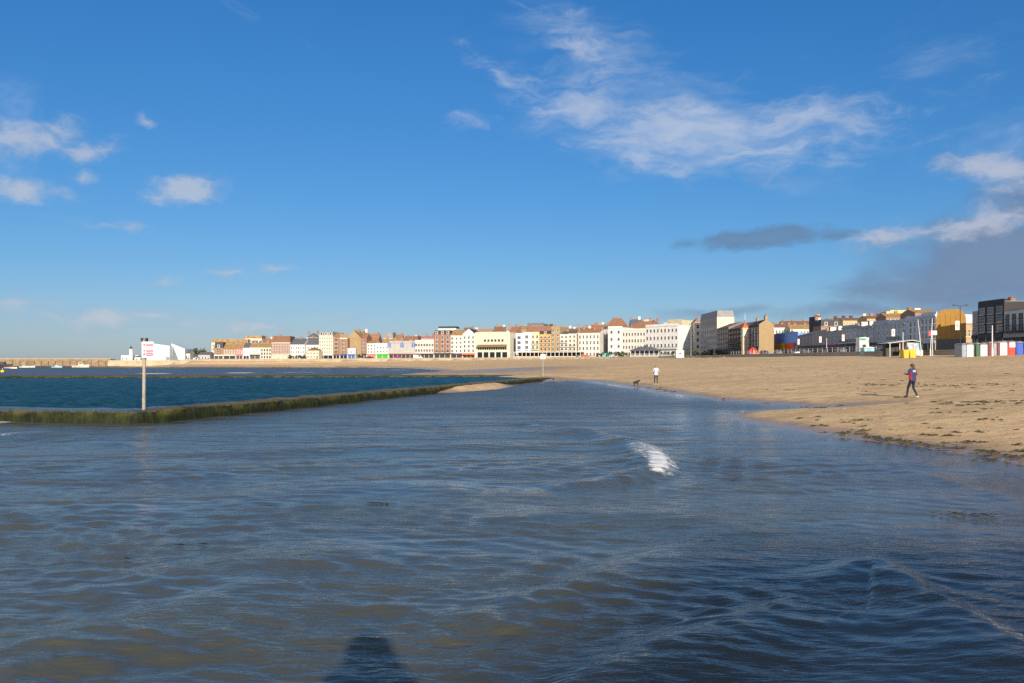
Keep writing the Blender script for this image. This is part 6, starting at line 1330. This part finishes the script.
# dog, standing side on with its head lowered towards the right
dx, dy, dz = ground_hit(636, 386.2)
DV = [(-0.22, 0, 0.44), (0.0, 0, 0.44), (0.24, 0, 0.47), (0.38, 0, 0.56), (0.48, 0, 0.60), (0.60, 0, 0.55), (0.67, 0, 0.52),
      (-0.26, -0.08, 0.36), (-0.20, -0.09, 0.26), (-0.32, -0.09, 0.15), (-0.29, -0.09, 0.03), (-0.26, 0.08, 0.36), (-0.14, 0.09, 0.26), (-0.25, 0.09, 0.15), (-0.21, 0.09, 0.03),
      (0.24, -0.08, 0.34), (0.23, -0.08, 0.18), (0.24, -0.08, 0.03), (0.25, 0.08, 0.34), (0.30, 0.08, 0.18), (0.33, 0.08, 0.03), (-0.36, 0, 0.44), (-0.52, 0, 0.36)]
DV = [(x * 0.62, y * 0.8, z * 0.86) for x, y, z in DV]
DE = [(0, 1), (1, 2), (2, 3), (3, 4), (4, 5), (5, 6), (0, 7), (7, 8), (8, 9), (9, 10), (0, 11), (11, 12), (12, 13), (13, 14), (2, 15), (15, 16), (16, 17), (2, 18), (18, 19), (19, 20), (0, 21), (21, 22)]
DR = [.115, .12, .13, .085, .075, .05, .036, .08, .055, .034, .03, .08, .055, .034, .03, .06, .038, .032, .06, .038, .032, .035, .018]
FUR = M((0.012, 0.011, 0.010), 0.7, 0.3, 12, name='black_fur')
me = skin('dog_body', DV, DE, DR); paint(me, DV, DE, [FUR], [0] * len(DE))
dog = link_mesh('dog', me, None, (dx, dy, dz), R(8)); tag(dog, 'black dog standing at the water edge, left of the person in the pale top', 'dog')
for sy in (-0.06, 0.06):
    q = MB(); q.prism([(0.265, 0.575), (0.31, 0.575), (0.29, 0.49)], 'y', sy - 0.012, sy + 0.012, 0); q.build('ear', FUR, dog)

# ------------------------------------------------------------------ seaweed, pebbles and drift on the sand
WEED = foliage_mat('seaweed', (0.016, 0.015, 0.006), (0.062, 0.056, 0.018)); STONE = foliage_mat('pebbles', (0.09, 0.07, 0.05), (0.46, 0.40, 0.31))
rs_ = random.Random(5)
def weed_patch(b, x, y, size, n):
    z = tz(x, y)
    for _ in range(n):
        px, py = x + rs_.gauss(0, size), y + rs_.gauss(0, size * 0.55); L = rs_.uniform(0.05, 0.16); a = rs_.uniform(-0.7, 0.7) + (math.pi if rs_.random() < 0.5 else 0); w_ = L * rs_.uniform(0.2, 0.5); hgt = rs_.uniform(0.012, 0.055)
        c, s = math.cos(a), math.sin(a); zz = z + 0.004
        P = [(px - c * L, py - s * L, zz), (px - s * w_, py + c * w_, zz), (px + c * L, py + s * L, zz), (px + s * w_, py - c * w_, zz)]; T = (px, py, zz + hgt)
        for i in range(4): b.poly([P[i], P[(i + 1) % 4], T])
b = MB()
shore_ring = [gp(1060, 476), gp(1024, 466), gp(975, 456), gp(920, 447), gp(878, 442), gp(840, 437.5), gp(805, 432), gp(780, 427.5), gp(752, 423)]
for i in range(len(shore_ring) - 1):
    p, q = Vector(shore_ring[i]), Vector(shore_ring[i + 1]); d = (q - p); nrm = Vector((d.y, -d.x)).normalized()
    if nrm.x < 0: nrm = -nrm
    for _ in range(int(d.length * 1.4)):
        u_ = rs_.random(); off = abs(rs_.gauss(0.95, 0.45)) if rs_.random() < 0.75 else rs_.uniform(0.3, 2.8); c = p + d * u_ + nrm * off
        weed_patch(b, c.x, c.y, rs_.uniform(0.05, 0.22), rs_.randint(3, 11))
for (px, py, s, n) in [(846, 433, .4, 60), (858, 434, .4, 60), (895, 439, .5, 90), (902, 441, .4, 60), (925, 444, .5, 70), (937, 446, .5, 70), (978, 442, .3, 40), (1000, 453, .5, 60), (1012, 455, .5, 70), (1020, 456, .4, 50), (965, 449, .4, 40), (700, 398, .3, 14), (668, 390, .9, 120), (660, 389.2, .8, 80), (676, 391.5, .7, 60), (652, 387.8, .8, 50),
                       (725, 399, .5, 30), (770, 403, .4, 30), (800, 407, .5, 40), (818, 408, .5, 50), (840, 406, .5, 20)]:
    x, y, z = ground_hit(px, py); weed_patch(b, x, y, s * 0.8, int(n * 0.3))
for _ in range(130):       # the drift line further up
    px, py = rs_.choice([(rs_.uniform(930, 1024), 402.5 + rs_.gauss(0, 1.5)), (rs_.uniform(860, 1024), 385 + rs_.gauss(0, 1.0)), (rs_.uniform(840, 1024), rs_.uniform(378, 440)), (rs_.uniform(600, 1024), rs_.uniform(366, 392))])
    x, y, z = ground_hit(px, py); weed_patch(b, x, y, rs_.uniform(0.04, 0.25), rs_.randint(1, 7))
tag(b.build('seaweed', WEED), 'patches of dark green seaweed strewn along the tide line on the sand', 'seaweed', kind='stuff')
b = MB()
for _ in range(900):
    px, py = rs_.uniform(640, 1024), rs_.triangular(372, 462, 420); x, y, z = ground_hit(px, py)
    if y < 17 or z < 0.03: continue
    s = rs_.uniform(0.006, 0.02); b.ball((x, y, z + s * 0.3), (s * rs_.uniform(0.8, 1.6), s, s * 0.6), 6, 4)
tag(b.build('pebbles', STONE), 'scattered shells and small pebbles on the sand', 'pebbles', kind='stuff')
b = MB()
for (px, py, s, n) in [(965, 515, 0.20, 16), (985, 517, 0.10, 6), (378, 504, .06, 5), (126, 560, .015, 2), (180, 546, .02, 2), (205, 545, .02, 2)]:
    x, y = gp(px, py)
    for _ in range(n):
        qx, qy = x + rs_.gauss(0, s), y + rs_.gauss(0, s * 0.4); L = rs_.uniform(0.03, 0.09)
        b.poly([(qx - L, qy, 0.02), (qx, qy - L * .3, 0.035), (qx + L, qy, 0.02), (qx, qy + L * .3, 0.015)])
tag(b.build('floating_seaweed', WEED), 'dark scraps of seaweed floating on the shallow water', 'seaweed', kind='stuff')
